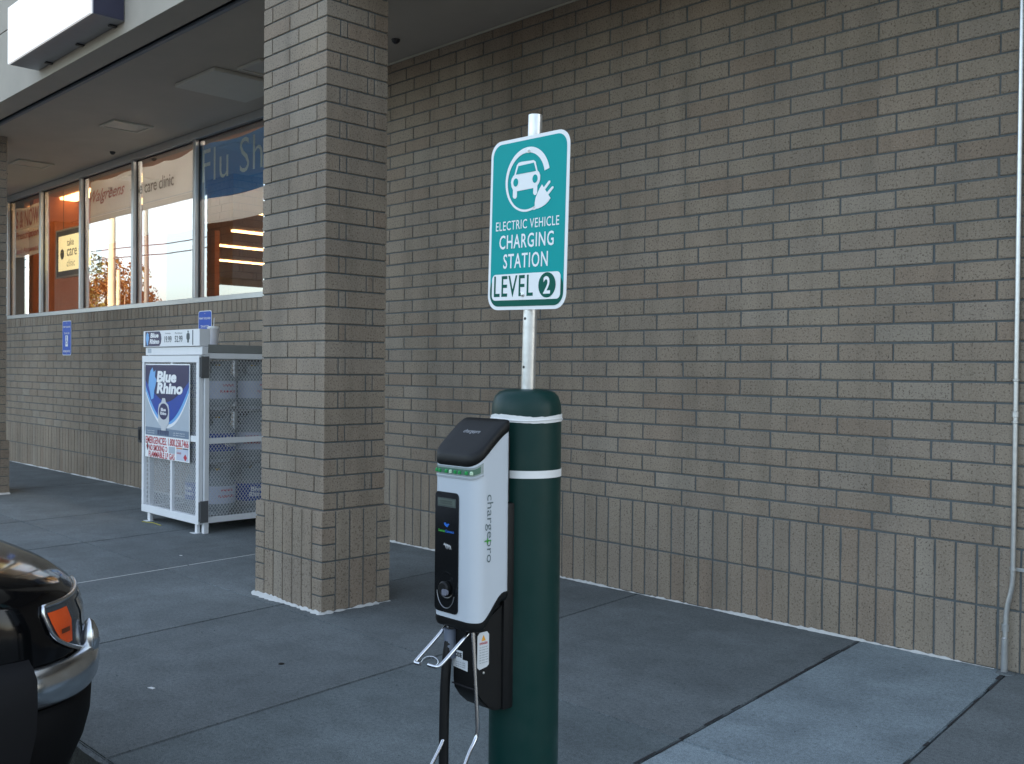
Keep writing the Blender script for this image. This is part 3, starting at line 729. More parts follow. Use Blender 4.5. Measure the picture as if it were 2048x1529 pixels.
shape([(.03, .115), (.055, .16), (.08, .115), (.055, .07)], BLACKINK, .0006, 'hazard_diamond'); shape([(.043, .115), (.055, .135), (.067, .115), (.055, .095)], REDINK, .0015, 'hazard_flame')
shape([(.55, .07), (.69, .07), (.69, .14), (.55, .14)], SILVER, .0006, 'info_panel'); shape([(.72, .01), (.975, .01), (.975, .14), (.72, .14)], simple('pale_lilac_print', (.55, .58, .68), .4), .0006, 'info_panel')
shape([(.72, .128), (.85, .128), (.85, .14), (.72, .14)], simple('orange_print', (.6, .2, .06), .4), .0016, 'info_header'); shape([(.86, .128), (.975, .128), (.975, .14), (.86, .14)], GREYINK, .0016, 'info_header')
shape([(.915, .01), (.955, .045), (.915, .08), (.875, .045)], REDINK, .0016, 'hazard_diamond')
text('DANGER', REDINK, pc, (pxz(.78, 0)[0], py-.0014, pxz(0, .085)[1]), XA, ZA, .09, .018)
# shelves
for z in (.135, .605, 1.075):
    m = MB(); m.box(CX0+.05, CX1-.05, CY0+.05, CY1-.05, z-.012, z-.004); m.build('shelf', TOPM, cage, smooth=0)
MB().box(CX0+.05, CX1-.05, CY1-.02, CY1-.012, CZ0+.05, CZ1-.05).build('back_shade_panel', simple('cage_back_shade', (.05, .055, .06), .6), cage, smooth=0)  # dark colour imitates the shade inside the cage

# cylinders standing on the shelves
LABELM = [simple('tank_label_blue', (.02, .06, .30), .35, var=.1), simple('tank_label_pale', (.50, .54, .66), .35, var=.15)]
def tank_mesh():
    m = MB(); m.lathe([(.10, 0), (.105, .0), (.105, .025), (.09, .03)], n=24); a = MB()
    m.lathe([(.09, .02), (.13, .045), (.15, .08), (.155, .12), (.155, .25), (.148, .29), (.12, .325), (.07, .345), (.03, .35)], n=28)
    return m
tank_parts = {}
def make_tank(x, y, z, label, kind, rot):
    t = thing('gas_cylinder', label, 'gas cylinder', (x, y, z), 'gas cylinders stored in the white cage')
    if not tank_parts:
        def keep(mb, nm, mat):
            bmesh.ops.recalc_face_normals(mb.bm, faces=mb.bm.faces); me = bpy.data.meshes.new(nm); mb.bm.to_mesh(me); mb.bm.free(); me.materials.append(mat)
            me.polygons.foreach_set('use_smooth', [True]*len(me.polygons)); me.set_sharp_from_angle(angle=R(40)); tank_parts[nm] = me
        keep(MB().lathe([(.085, .02), (.13, .045), (.15, .08), (.155, .12), (.155, .25), (.148, .29), (.12, .325), (.07, .345), (.03, .35)], n=28), 'vessel', TANKP)
        keep(MB().lathe([(.100, 0), (.106, 0), (.106, .03), (.100, .045)], n=24), 'foot_ring', TANKP)
        m = MB(); n = 26; A, B = [], []
        for i in range(n+1):
            tt = R(-70+320*i/n); A.append((.105*math.cos(tt), .105*math.sin(tt), .325)); B.append((.118*math.cos(tt), .118*math.sin(tt), .445 if 4 < i < n-4 else .40))
        m.strip(A, B); m.strip([(p[0]*.95, p[1]*.95, p[2]) for p in B], [(p[0]*.95, p[1]*.95, p[2]) for p in A]); keep(m, 'collar', TANKP)
        m = MB(); m.lathe([(.014, .345), (.014, .39), (.022, .392), (.022, .41), (.008, .412)], n=12); m.lathe([(.01, 0), (.01, .05)], (0, 0, .375), 10, 'X'); keep(m, 'valve', simple('brass', (.45, .33, .12), .35, .9))
        for nm, mat in (('blue_label', LABELM[0]), ('pale_label', LABELM[1])):
            m = MB(); n = 20; A = [(.1565*math.cos(R(-100+200*i/n)), .1565*math.sin(R(-100+200*i/n)), .105) for i in range(n+1)]; B = [(a[0], a[1], .262) for a in A]; m.strip(A, B); keep(m, nm, mat)
    t.rotation_euler = (0, 0, R(rot))
    for nm in ('vessel', 'foot_ring', 'collar', 'valve', 'blue_label' if kind == 0 else 'pale_label'):
        o = bpy.data.objects.new(nm, tank_parts[nm]); COL.objects.link(o); o.parent = t; WL[o.name] = Vector((x, y, z))
        if nm.endswith('label'):
            lb = o
            for q, (s, zz, ww, hh) in enumerate((('Blue', .215, .11, .04), ('Rhino', .165, .14, .04)) if kind == 0 else (('WARNING', .225, .12, .022), ('FLAMMABLE', .17, .16, .022))):
                key = (kind, q)
                if key not in tank_parts:
                    tx = text(s, WHITEINK if kind == 0 else REDINK, t, (0, 0, 0), XA, ZA, ww, hh, bold=.03, lift=0, local=True)
                    for v in tx.data.vertices:
                        an = v.co.x/.158; v.co = Vector((.1585*math.cos(an), .1585*math.sin(an), v.co.z+zz))
                    tank_parts[key] = tx.data; bpy.data.objects.remove(tx)
                tx = bpy.data.objects.new('lettering', tank_parts[key]); COL.objects.link(tx); tx.parent = lb; WL[tx.name] = WL[t.name]
LV = ['bottom', 'middle', 'top']
for k, z in enumerate((.135, .605, 1.075)):
    for j, (y, w_) in enumerate(((4.41, 'nearest the door hinge'), (4.755, 'in the middle of the mesh side'))):
        make_tank(-8.265, y, z, f'grey white gas cylinder on the {LV[k]} shelf {w_}', (0 if (k == 0 and j == 1) or (k == 1 and j == 0) else 1), (4, -12, 20, -30, 8, 15)[k*2+j])
    make_tank(-8.265, 4.97 if 0 else 4.935+.0, z, f'gas cylinder at the wall end of the {LV[k]} shelf', 0, 10) if 0 else None
    make_tank(-8.61, 4.44, z, f'gas cylinder on the {LV[k]} shelf just behind the middle of the door', 0, -85)
for k, z in ((1, .605), (2, 1.075)):
    make_tank(-8.955, 4.44, z, f'gas cylinder on the {LV[k]} shelf at the latch side of the door', 0, -80)
make_tank(-8.61, 4.80, .135, 'gas cylinder in the second row back on the bottom shelf', 0, -60)

# paper cup left on the cage
t = thing('paper_cup', 'white paper cup with lid and straw left on top of the cage', 'cup', (-8.72, 4.6, 1.66))
c = (-8.72, 4.6, 1.66)
MB().lathe([(.038, 0), (.040, .0), (.054, .160), (.057, .165), (.054, .169)], c, 24).build('cup', simple('cup_paper', (.72, .70, .72), .5), t)
MB().lathe([(.058, .167), (.058, .178), (.048, .182), (.046, .190)], c, 24).build('lid', WHITEP, t)
MB().tube([(-8.72, 4.6, 1.83), (-8.705, 4.6, 1.93)], .004, 8).build('straw', WHITEP, t)
m = MB(); m.prism(ell(-8.712, 1.76, .012, .014, 12), -.0545, -.047, FR(4.6)); m.build('print', REDINK, t)

# scrap lying by the cage
p = [(-9.05, 4.06, .004), (-8.9, 4.1, .006), (-8.72, 4.09, .004)]
tag(MB().tube(p, .004, 6).build('straw_stalk', simple('dry_straw', (.40, .36, .06), .8), None), 'thin yellowish straw stalk lying under the cage door', 'straw')
for (x, y, s, lb) in ((-7.25, 3.55, .012, 'small white scrap of paper on pavement between cage and pillar'), (-4.35, 1.98, .018, 'pale scrap of paper on the pavement near the car')):
    tag(MB().prism([(x, y), (x+s*2, y+s*.4), (x+s*1.7, y+s*1.3), (x+s*.3, y+s)], .0005, .003, lambda u, v, d: (u, v, d)).build('paper_scrap', WHITEP, None, smooth=0), lb, 'litter')
tag(MB().lathe([(.016, .0005), (.013, .003), (.003, .004)], (-4.26, 2.62, 0), 10).build('gum_spot', BLACKP, None), 'round black gum spot on the pavement before the pillar', 'gum')

# ------------------------------------------------------------------ conduit on the right of the wall
t = thing('conduit_pipe', 'slim silver steel conduit running up the brick wall and bending at its foot', 'pipe', (-1.71, YW, 0))
yb = YW-.022; r = .0125
m = MB(); m.tube([(-1.712, yb, 6*0+4.03), (-1.712, yb, 1.35), (-1.713, yb, .50), (-1.716, yb, .42), (-1.738, yb-.004, .32), (-1.742, yb-.006, .24), (-1.742, yb-.01, .1), (-1.742, yb-.012, .0)], r, 14, 2); m.build('tube', GALV, t)
for z, h in ((1.43, .012), (1.255, .03), (1.225, .012), (.505, .014)):
    x = -1.7125; m = MB(); m.lathe([(r+.001, 0), (r+.004, .002), (r+.004, h-.002), (r+.001, h)], (x, yb, z), 16); m.build('coupling', GALV, t)
m = MB(); m.lathe([(r+.001, 0), (r+.005, .002), (r+.005, .038), (r+.001, .04)], (-1.7422, yb-.006, .205), 16); m.lathe([(r+.004, .04), (r+.0065, .042), (r+.0065, .05), (r+.001, .052)], (-1.7422, yb-.006, .19), 16); m.build('coupling', GALV, t)
MB().lathe([(.0165, 0), (.0165, .17), (r, .175)], (-1.742, yb-.012, 0.0), 16).build('sleeve', GALV, t)
m = MB(); m.box(-1.735, -1.665, YW-.005, YW-.002, .502, .520); m.lathe([(.005, -.004), (.004, -.008)], (-1.678, YW, .511), 8, 'Y'); m.build('strap', GALV, t)
MB().lathe([(.045, 0), (.04, .006), (.02, .010)], (-1.735, YW-.035, 0), 14).build('mortar_collar', CONC, t)

# ------------------------------------------------------------------ bollard
BXC, BYC, BR_ = -1.880, 1.91, .0945
t = thing('bollard', 'thick dark green bollard with two white stripes carrying the charging station', 'bollard', (BXC, BYC, 0))
MB().lathe([(BR_, -.0), (BR_, 1.325), (BR_, 1.352), (.0925, 1.372), (.086, 1.392), (.074, 1.404), (.055, 1.4095), (.024, 1.411)], (BXC, BYC, 0), 56).build('sleeve', GREENB, t, smooth=50)
def tape(z0, z1, rag):
    m = MB(); n = 72; lo, hi = [], []
    for i in range(n):
        a = 2*math.pi*i/n; rr = BR_+.0014+rag*random.uniform(0, .0012); k = rag*(.003*math.sin(a*3)+random.uniform(-.0012, .0012))
        lo.append((BXC+rr*math.cos(a), BYC+rr*math.sin(a), z0+k*.5)); hi.append((BXC+rr*math.cos(a), BYC+rr*math.sin(a), z1+k))
    ins = lambda L: [(BXC+(p[0]-BXC)*.985, BYC+(p[1]-BYC)*.985, p[2]) for p in L]
    return m.rings([ins(lo), lo, hi, ins(hi)], False, False).build('stripe', STRIPE, t, smooth=50)
tape(1.324, 1.342, 1); m = MB()
m.rings([[(BXC+(BR_+.003+.0015*math.cos(b))*math.cos(a), BYC+(BR_+.003+.0015*math.cos(b))*math.sin(a), 1.331+.002*math.sin(3*a+1)+.002*math.sin(b)) for b in [k*2*math.pi/6 for k in range(6)]] for a in [i*2*math.pi/48 for i in range(49)]], False, False).build('tape_roll', STRIPE, t)
tape(1.178, 1.198, 0)

# ------------------------------------------------------------------ sign on its post
post = thing('charging_sign', 'teal ELECTRIC VEHICLE CHARGING STATION sign on a galvanized post above the bollard', 'sign', (BXC, BYC, 1.20))
post.rotation_euler = (0, R(1.35), 0)
m = MB(); m.lathe([(.0190, .205), (.0190, .945), (.0165, .945), (.0165, .60)], n=26, cap=False)
m.build('pole', GALV, post, local=True, smooth=40, fix=False)
k = MB()
for z in (.40, .27): k.lathe([(.004, -.0196), (.0035, -.0188)], (0, 0, z), 8, 'Y')
k.build('pole_hole', DARKM, post, local=True)
CXm, CZm = 148, 222
def L2(p): return ((p[0]-CXm)/1000, (p[1]-CZm)/1000)
def FL(u, v, d): return (u, d, v)
pm = MB().prism(rrect(-.152, .152, -.231, .231, .040, 8), 0, .002, FL)
panel = pm.build('sign_panel', WSHEET, post, local=True, smooth=30)
panel.location = (.0035, -.024, .655); panel.rotation_euler = (0, 0, R(-2.2))
def lay(pts, lift, mat, name):
    return MB().prism(pts, -lift-.0004, -lift, FL).build(name, mat, panel, local=True, smooth=0)
lay(rrect(-.1425, .1425, -.2215, .2215, .034, 8), .0002, TEAL, 'glare_teal_field')
lay([(x, z) for x, z in rrect(-.1425, .1425, -.2215, .2215, .034, 8) if z < -.18]+[(.1425, -.196), (-.1425, -.196)] if 0 else [p for p in rrect(-.1425, .1425, -.2215, -.140, .034, 8)], .0008, GREEN, 'green_band')  # darker band: the part of the field without the painted glare
# emblem: arc that thins into a cord, car front, plug
A, B = [], []; c0 = (145, 337); n = 60
for i in range(n+1):
    a = R(14+i*(295-14)/n); s = i/n
    wd = 19-13*min(1, s*1.25)
    ro = 87-2*s; ri = ro-wd
    A.append(L2((c0[0]+ro*math.cos(a), c0[1]+ro*math.sin(a)))); B.append(L2((c0[0]+ri*math.cos(a), c0[1]+ri*math.sin(a))))
m = MB(); P3 = lambda q, d: (q[0], d, q[1])
m.strip([P3(p, -.0016) for p in A], [P3(p, -.0016) for p in B]); em = m.build('arc_emblem', WSHEET, panel, local=True, smooth=0)
lay([L2(p) for p in ((170, 262), (182, 264), (192, 270), (188, 257), (176, 254), (168, 255))], .0012, WSHEET, 'cord_emblem')
lay([L2(p) for p in ((81, 337), (84, 346), (90, 353), (94, 355), (103, 380), (110, 386), (122, 387), (158, 386), (168, 386), (176, 381), (184, 357), (190, 352), (195, 343), (195, 331), (191, 323), (185, 317), (185, 298), (181, 293), (174, 293), (170, 298), (170, 312), (106, 310), (106, 295), (102, 291), (95, 291), (90, 296), (90, 315), (84, 324))], .0012, WSHEET, 'car_emblem')
lay([L2(p) for p in ((101, 355), (110, 377), (170, 379), (179, 356))], .0020, TEAL, 'car_window_emblem')
for q in ((101, 334), (176, 336)): lay([L2(p) for p in ell(q[0], q[1], 9.5, 11)], .0020, TEAL, 'lamp_emblem')
lay([L2(p) for p in ((203, 318), (236, 279), (228, 271), (217, 264), (203, 259), (189, 256), (182, 257), (178, 263), (177, 272), (180, 286), (187, 298), (195, 309))], .0014, WSHEET, 'plug_emblem')
lay([L2(p) for p in ((209, 309), (216, 304), (234, 320), (233, 325), (228, 325))], .0014, WSHEET, 'prong_emblem'); lay([L2(p) for p in ((222, 295), (228, 289), (246, 304), (246, 308), (241, 309))], .0014, WSHEET, 'prong_emblem')
def ptext(s, mat, cx, cz, w, h, bold=0, lift=.0014, sp=1.05):
    q = L2((cx, cz)); return text(s, mat, panel, (q[0], 0, q[1]), XA, ZA, w/1000, h/1000, bold=bold, lift=lift, local=True, spacing=sp)
ptext('ELECTRIC VEHICLE', WSHEET, 147, 220, 246, 25, .004, sp=1.1); ptext('CHARGING', WSHEET, 146, 175.5, 212, 38, .012, sp=1.12); ptext('STATION', WSHEET, 145, 123, 174, 40, .012, sp=1.12)
lay([L2(p) for p in rrect(14, 281, 17, 88, 14)], .0014, WSHEET, 'level_plate')
ptext('LEVEL', GREEN, 101, 55, 156, 57, .010, .0022, 1.12)
lay([L2(p) for p in ell(232, 54, 32, 33)], .0022, GREEN, 'number_disc'); ptext('2', WSHEET, 232, 54, 26, 46, .02, .003)
for q in ((149, 414), (140, 31)):
    q = L2(q); m = MB(); m.lathe([(.0075, -.0012), (.0072, -.0026), (.0035, -.0032), (.0034, -.0055), (.002, -.006)], (q[0], 0, q[1]), 16, 'Y'); m.build('bolt', GALV, panel, local=True)

# ------------------------------------------------------------------ charging station
ch = thing('charging_station', 'white electric car charger with sloped black lid mounted on the green bollard', 'charging station', (-1.90, 1.75, .8))
HX0, HX1, HY0, HY1 = -1.985, -1.815, 1.672, 1.79
CHW = simple('charger_casing', (.51, .555, .60), .38, var=.03, bump=.03)
def plan(off=0, n=9):
    r = .034; p = []
    x0, x1, y0, y1 = HX0, HX1, HY0, HY1
    for cx, cy, a0, rr in ((x1-r, y0+r, -90, r), (x1-.008, y1-.008, 0, .008), (x0+.008, y1-.008, 90, .008), (x0+r, y0+r, 180, r)):
        k = n if rr > .01 else 2
        p += [(cx+rr*math.cos(R(a0+90*i/k)), cy+rr*math.sin(R(a0+90*i/k))) for i in range(k+1)]
    # subdivide the long sides so that slopes follow a curve
    q = []
    for a, b in zip(p, p[1:]+p[:1]):
        L = math.hypot(b[0]-a[0], b[1]-a[1]); k = max(1, int(L/.008)); q += [(a[0]+(b[0]-a[0])*i/k, a[1]+(b[1]-a[1])*i/k) for i in range(k)]
    if off:
        N = len(q); o = []
        for i in range(N):
            tx, ty = q[(i+1) % N][0]-q[i-1][0], q[(i+1) % N][1]-q[i-1][1]; L = math.hypot(tx, ty)
            o.append((q[i][0]+ty/L*off, q[i][1]-tx/L*off))
        q = o
    return q
def sm(t): t = max(0, min(1, t)); return t*t*(3-2*t)
def ztop(y): s = (y-1.660)/.128; return 1.240+.093*(.55*max(0, min(1, s))+.45*sm(s))-.012*max(0, (1.685-y)/.02)**2*0
def zbot(y): return .822+.068*sm((y-1.690)/.085)
P = plan()
loops = [[(x, y, zbot(y)) for x, y in P]]+[[(x, y, zbot(y)+(ztop(y)-.026-zbot(y))*f) for x, y in P] for f in (.03, .5, .97, 1)]
body = MB().rings(loops, False, False).build('casing', CHW, ch, smooth=50)
def scaled(off, z): return [(x, y, z(y)) for x, y in plan(off)]
ctr = ((HX0+HX1)/2, (HY0+HY1)/2)
def shrink(f, z): return [((x-ctr[0])*f+ctr[0], (y-ctr[1])*f+ctr[1], z((y-ctr[1])*f+ctr[1])) for x, y in plan(.002)]
lid = MB().rings([shrink(.97, lambda y: ztop(y)-.030), scaled(.002, lambda y: ztop(y)-.027), scaled(.0025, lambda y: ztop(y)-.012), scaled(.0015, lambda y: ztop(y)-.003), shrink(.965, lambda y: ztop(y)+.000), shrink(.9, lambda y: ztop(y)+.002), shrink(.6, lambda y: ztop(y)+.003), shrink(.3, lambda y: ztop(y)+.003), shrink(.02, lambda y: ztop(y)+.003)]).build('lid', BLACKP, ch, smooth=60)
yl = 1.735; dz = (ztop(yl+.03)-ztop(yl-.03)); ay = Vector((0, .06, dz)).normalized()
text('chargepro', simple('pale_print_grey', (.35, .36, .38), .5), lid, (-1.90, yl, ztop(yl)+.0035), XA, ay, .062, .017, lift=.0008)
trim = MB().rings([scaled(-.012, lambda y: zbot(y)-.026), scaled(-.003, lambda y: zbot(y)-.022), scaled(.0015, lambda y: zbot(y)-.012), scaled(.0015, lambda y: zbot(y)+.001), scaled(-.004, lambda y: zbot(y)+.002)]).build('base_trim', BLACKP, ch, smooth=50)
# lamp strip wrapping round the front corner
PF = [p for p in plan(.0012, 14) if (p[1] < 1.7 and p[0] > HX1-.05) or p[1] < HY0+.004 and p[0] < HX1-.03 or (p[0] < HX0+.034 and p[1] < HY0+.02)]
PF.sort(key=lambda p: math.atan2(p[0]-ctr[0], -(p[1]-ctr[1])))
m = MB(); off = lambda p, k: (ctr[0]+(p[0]-ctr[0])*k, ctr[1]+(p[1]-ctr[1])*k)
zl = lambda p: 1.1850+.010*sm((p[1]-1.672)/.03); zh = lambda p: 1.2140+.014*sm((p[1]-1.672)/.03)
m.strip([(*p, zl(p)) for p in PF], [(*p, zh(p)) for p in PF]); ls = m.build('lamp_strip', simple('clear_lens', (.26, .31, .30), .12, var=.2, scale=60, spec=.8), ch, smooth=60)
LEDM = simple('green_led', (.01, .26, .06), .2, var=.3, scale=50)
m = MB(); m.strip([(*off(p, 1.004), zl(p)+.010) for p in PF[3:-2]], [(*off(p, 1.004), zh(p)-.005) for p in PF[3:-2]]); m.build('led_band', simple('green_band', (.075, .16, .11), .25, var=.3, scale=60), ls, smooth=60)
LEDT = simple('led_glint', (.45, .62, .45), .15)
acc = [0]
for a, b in zip(PF, PF[1:]): acc.append(acc[-1]+math.hypot(b[0]-a[0], b[1]-a[1]))
for i in range(8):
    d = acc[-1]*(.12+.82*i/8); k = min(range(len(acc)), key=lambda j: abs(acc[j]-d)); q = PF[k]
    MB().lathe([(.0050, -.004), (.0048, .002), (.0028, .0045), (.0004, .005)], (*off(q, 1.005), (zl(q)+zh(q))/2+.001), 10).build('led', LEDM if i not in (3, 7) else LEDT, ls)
m = MB(); m.strip([(*off(p, 1.012), zl(p)-.001) for p in PF], [(*off(p, 1.012), zl(p)+.004) for p in PF]); m.strip([(*off(p, 1.012), zl(p)+.004) for p in PF], [(*off(p, 1.0), zl(p)+.006) for p in PF]); m.build('lens_lip', simple('lens_lip', (.35, .38, .40), .15), ls, smooth=60)
# front panel with display, marks and holster
yp = HY0-.0028
PANELB = simple('gloss_black_panel', (.008, .009, .010), .16, var=.1)
fp = MB().prism(rrect(-1.967, -1.877, .836, 1.146, .012), 0, .004, FR(yp)).build('front_panel', PANELB, ch, smooth=30)
MB().prism(rrect(-1.957, -1.885, 1.108, 1.131, .002), -.001, -.0002, FR(yp)).build('display_bezel', simple('display_bezel', (.06, .075, .07), .25), fp); MB().prism(rrect(-1.953, -1.889, 1.112, 1.128, .001), -.0016, -.0011, FR(yp)).build('display', simple('display_glass', (.10, .125, .105), .2), fp)
for i in range(2): MB().box(-1.948, -1.899, yp-.0019, yp-.0017, 1.1155+.006*i, 1.1185+.006*i).build('display_text', simple('dark_segments', (.03, .04, .035), .4), fp, smooth=0)
GRN = simple('leaf_green_ink', (.06, .35, .05), .4); BLU = simple('bright_blue_ink', (.02, .14, .55), .4)
text('Sema', GRN, fp, (-1.952, yp-.0004, 1.046), XA, ZA, .026, .007, align='L', bold=.03); text('Connect', BLU, fp, (-1.925, yp-.0004, 1.046), XA, ZA, .034, .007, align='L', bold=.03)
MB().prism([(-1.928, 1.060), (-1.918, 1.056), (-1.910, 1.064), (-1.914, 1.066), (-1.920, 1.063), (-1.926, 1.068), (-1.931, 1.066)], -.0012, -.0003, FR(yp)).build('swirl_mark', BLU, fp, smooth=0)
m = MB()
for i in range(4):
    x = -1.932+.0065*i; m.prism([(x, 1.009), (x+.003, 1.015-.001*i), (x+.009, 1.010), (x+.012, 1.000), (x+.009, 1.004), (x+.005, 1.009)], -.0012-.0004*i, -.0003-.0004*i, FR(yp))
m.build('tap_mark', simple('mark_grey', (.45, .46, .46), .5), fp, smooth=0)
hc = (-1.922, .905)
m = MB(); m.lathe([(.036, -.0002), (.036, -.0012), (.033, -.0014), (.030, .0)], (hc[0], yp, hc[1]), 32, 'Y', cap=False); m.build('holster_rim', PANELB, fp)
m = MB(); m.tube([(hc[0]+.034*math.cos(R(a)), yp-.001, hc[1]-.012+.046*math.sin(R(a))) for a in range(185, 351, 8)], .0011, 6); m.build('holster_ring', simple('ring_silver', (.30, .31, .33), .3, .6), fp)
m = MB(); m.lathe([(.017, -.004), (.018, -.014), (.014, -.018), (.010, -.018)], (hc[0]+.006, yp, hc[1]-.004), 20, 'Y'); cn = m.build('connector', BLACKP, fp)
MB().prism(rrect(hc[0]+.006, hc[0]+.024, hc[1]-.020, hc[1]-.004, .005), -.0200, -.012, FR(yp)).build('connector_latch', simple('connector_grey', (.16, .17, .21), .4), fp)
# maker's name down the right-hand side
SIDEI = simple('side_lettering', (.09, .13, .14), .5)
text('chargepro', SIDEI, body, (HX1, 1.7185, 1.060), (0, 0, -1), (0, 1, 0), .172, .027, bold=-.004, lift=.0010)
MB().box(HX1+.0013, HX1+.0024, 1.7115, 1.7145, 1.022, 1.036).build('green_stroke', GRN, body, smooth=0)
MB().box(HX1+.0013, HX1+.0024, 1.7025, 1.7245, 1.0275, 1.0305).build('green_stroke', GRN, body, smooth=0)
# bracket, junction box with its labels
brk = MB().box(-1.965, -1.832, HY1+.001, 1.842, .575, 1.115, .006, 2).build('bracket', BLACKP, ch)
MB().box(-1.955, -1.842, HY1+.0005, HY1+.03, 1.116, 1.29, .004).build('spacer', BLACKP, ch)
prof = [(1.80, .575), (1.770, .578), (1.745, .590), (1.720, .612), (1.701, .638), (1.697, .66), (1.697, .80), (1.80, .86)]
jb = MB().prism(prof, -1.926, -1.840, lambda y, z, d: (d, y, z)); bmesh.ops.bevel(jb.bm, geom=[e for e in jb.bm.edges if abs(e.verts[0].co.x-e.verts[1].co.x) < 1e-4], offset=.005, segments=2, affect='EDGES')
jb = jb.build('junction_box', BLACKP, ch, smooth=40)
MB().box(-1.925, -1.841, 1.6945, 1.6975, .648, .651).build('seam', DARKM, jb, smooth=0)
xl = -1.840
LBL = simple('label_paper', (.62, .65, .67), .5, var=.04)
lf = lambda y, z, d: (xl+d, y, z)
wl_ = MB().prism([(1.705, .783), (1.712, .791), (1.738, .791), (1.745, .783), (1.745, .705), (1.738, .700), (1.712, .696), (1.705, .703)], .0004, .0012, lf).build('warning_label', LBL, jb, smooth=0)
MB().prism([(1.718, .769), (1.733, .769), (1.7255, .784)], .0013, .0018, lf).build('warning_mark', simple('warning_orange', (.75, .35, .03), .5), wl_, smooth=0)
text('DANGER', REDINK, wl_, (xl+.0012, 1.7255, .763), (0, 1, 0), ZA, .028, .006, bold=.02)
for i in range(7): text('high voltage inside', GREYINK, wl_, (xl+.0012, 1.7255, .753-.0066*i), (0, 1, 0), ZA, .028+.003*(i % 2), .0034)
for q in ((1.7255, .803), (1.7275, .686)): MB().lathe([(.0035, .0003), (.003, .002), (.001, .0026)], (xl, q[0], q[1]), 10, 'X').build('screw', GALV, jb)
yj = 1.697
cl = MB().prism([(-1.922, .737), (-1.886, .737), (-1.886, .716), (-1.866, .716), (-1.866, .689), (-1.922, .693)], -.0008, -.0002, FR(yj)).build('code_label', LBL, jb, smooth=0)
text('CODE', BLACKINK, cl, (-1.904, yj-.0008, .7265), XA, ZA, .032, .012, bold=.04)
for i in range(4): text('serial no. 000', GREYINK, cl, (-1.893, yj-.0008, .7135-.0055*i), XA, ZA, .036, .0026) if i else None
# chrome cable rests
RR = .0050
m = MB(); m.tube([(-1.948, 1.705, .800), (-1.952, 1.66, .762), (-1.960, 1.602, .716), (-1.955, 1.596, .713), (-1.935, 1.597, .714)], RR, 10, 2); m.build('cable_rest', CHROME, ch, smooth=60)
m = MB(); m.tube([(-1.862, 1.712, .800), (-1.862, 1.66, .765), (-1.866, 1.607, .724), (-1.872, 1.598, .719), (-1.905, 1.599, .718)], RR, 10, 2); m.build('cable_rest', CHROME, ch, smooth=60)
m = MB(); m.tube([(-1.936, 1.600, .717), (-1.928, 1.606, .731), (-1.905, 1.612, .738), (-1.885, 1.614, .732), (-1.883, 1.612, .722), (-1.893, 1.606, .716)], .0016, 8, 2); m.build('spring_wire', CHROME, ch, smooth=60)
m = MB(); m.tube([(-1.838, 1.688, .805), (-1.825, 1.687, .667), (-1.815, 1.687, .557), (-1.818, 1.684, .535), (-1.808, 1.650, .508), (-1.78, 1.60, .47), (-1.79, 1.59, .463), (-1.82, 1.59, .463)], RR, 10, 2); m.build('cable_rest', CHROME, ch, smooth=60)
m = MB(); m.tube([(-1.945, 1.698, .800), (-1.940, 1.695, .667), (-1.936, 1.69, .557), (-1.934, 1.685, .535), (-1.925, 1.67, .505), (-1.90, 1.60, .455), (-1.895, 1.59, .45), (-1.87, 1.59, .45)], RR, 10, 2); m.build('cable_rest', CHROME, ch, smooth=60)
cb = MB().tube([(-1.930, 1.694, .79), (-1.926, 1.676, .70), (-1.928, 1.672, .60), (-1.932, 1.675, .40), (-1.930, 1.676, .16), (-1.935, 1.68, .03), (-1.98, 1.70, .0155), (-2.10, 1.73, .0155), (-2.18, 1.82, .0155), (-2.12, 1.93, .0155), (-2.02, 1.94, .0155)], .0128, 14, 2).build('cable', BLACKP, ch, smooth=60)
MB().lathe([(.018, .715), (.019, .72), (.019, .748), (.017, .752), (.017, .79)], (-1.929, 1.692, 0), 18).build('cable_gland', simple('gland_grey', (.10, .12, .16), .4), cb)

ch.location.x -= .006

# ------------------------------------------------------------------ parked car (nose towards the store)
GZ = -.135
CXC, NOSE, TAIL = -3.985, 1.405, -3.35
CARP = simple('black_car_paint', (.0025, .0025, .003), .08, var=.05, spec=.28)
car = thing('parked_car', 'black sport utility car with chrome bumper and amber corner lamp at the kerb', 'car', (CXC, -1, GZ))
def outline(hw, yn, yt, dn=.40, dt=.35, n=26, ex=2.5):
    """plan outline: straight flanks, rounded nose and tail; starts at right flank front and runs round the nose"""
    p = []
    for i in range(n+1):
        a = math.pi*i/n; c, s_ = math.cos(a), math.sin(a)
        p.append((CXC+hw*math.copysign(abs(c)**(2/ex), c), yn-dn+dn*abs(s_)**(2/ex)))
    for k in range(1, 8): p.append((CXC-hw, yn-dn+(yt+dt-yn+dn)*k/8))
    for i in range(n+1):
        a = math.pi+math.pi*i/n; c, s_ = math.cos(a), math.sin(a)
        p.append((CXC+hw*math.copysign(abs(c)**(2/ex), c), yt+dt-dt*abs(s_)**(2/ex)))
    for k in range(1, 8): p.append((CXC+hw, yt+dt+(yn-dn-yt-dt)*k/8))
    return p
LVL = [(.14, .90, 1.30, -3.25), (.20, .925, 1.345, -3.32), (.40, .937, 1.365, -3.35), (.56, .94, 1.37, -3.36), (.68, .937, 1.36, -3.36), (.75, .93, 1.335, -3.35), (.780, .92, 1.295, -3.34), (.808, .905, 1.215, -3.34), (.833, .885, 1.09, -3.33), (.858, .865, .88, -3.32), (.893, .85, .45, -3.31), (.915, .84, .12, -3.30)]
m = MB(); m.rings([[(x, y, z) for x, y in outline(hw, yn, yt)] for z, hw, yn, yt in LVL])
cb_ = m.build('body', CARP, car, smooth=50)
cutters = []
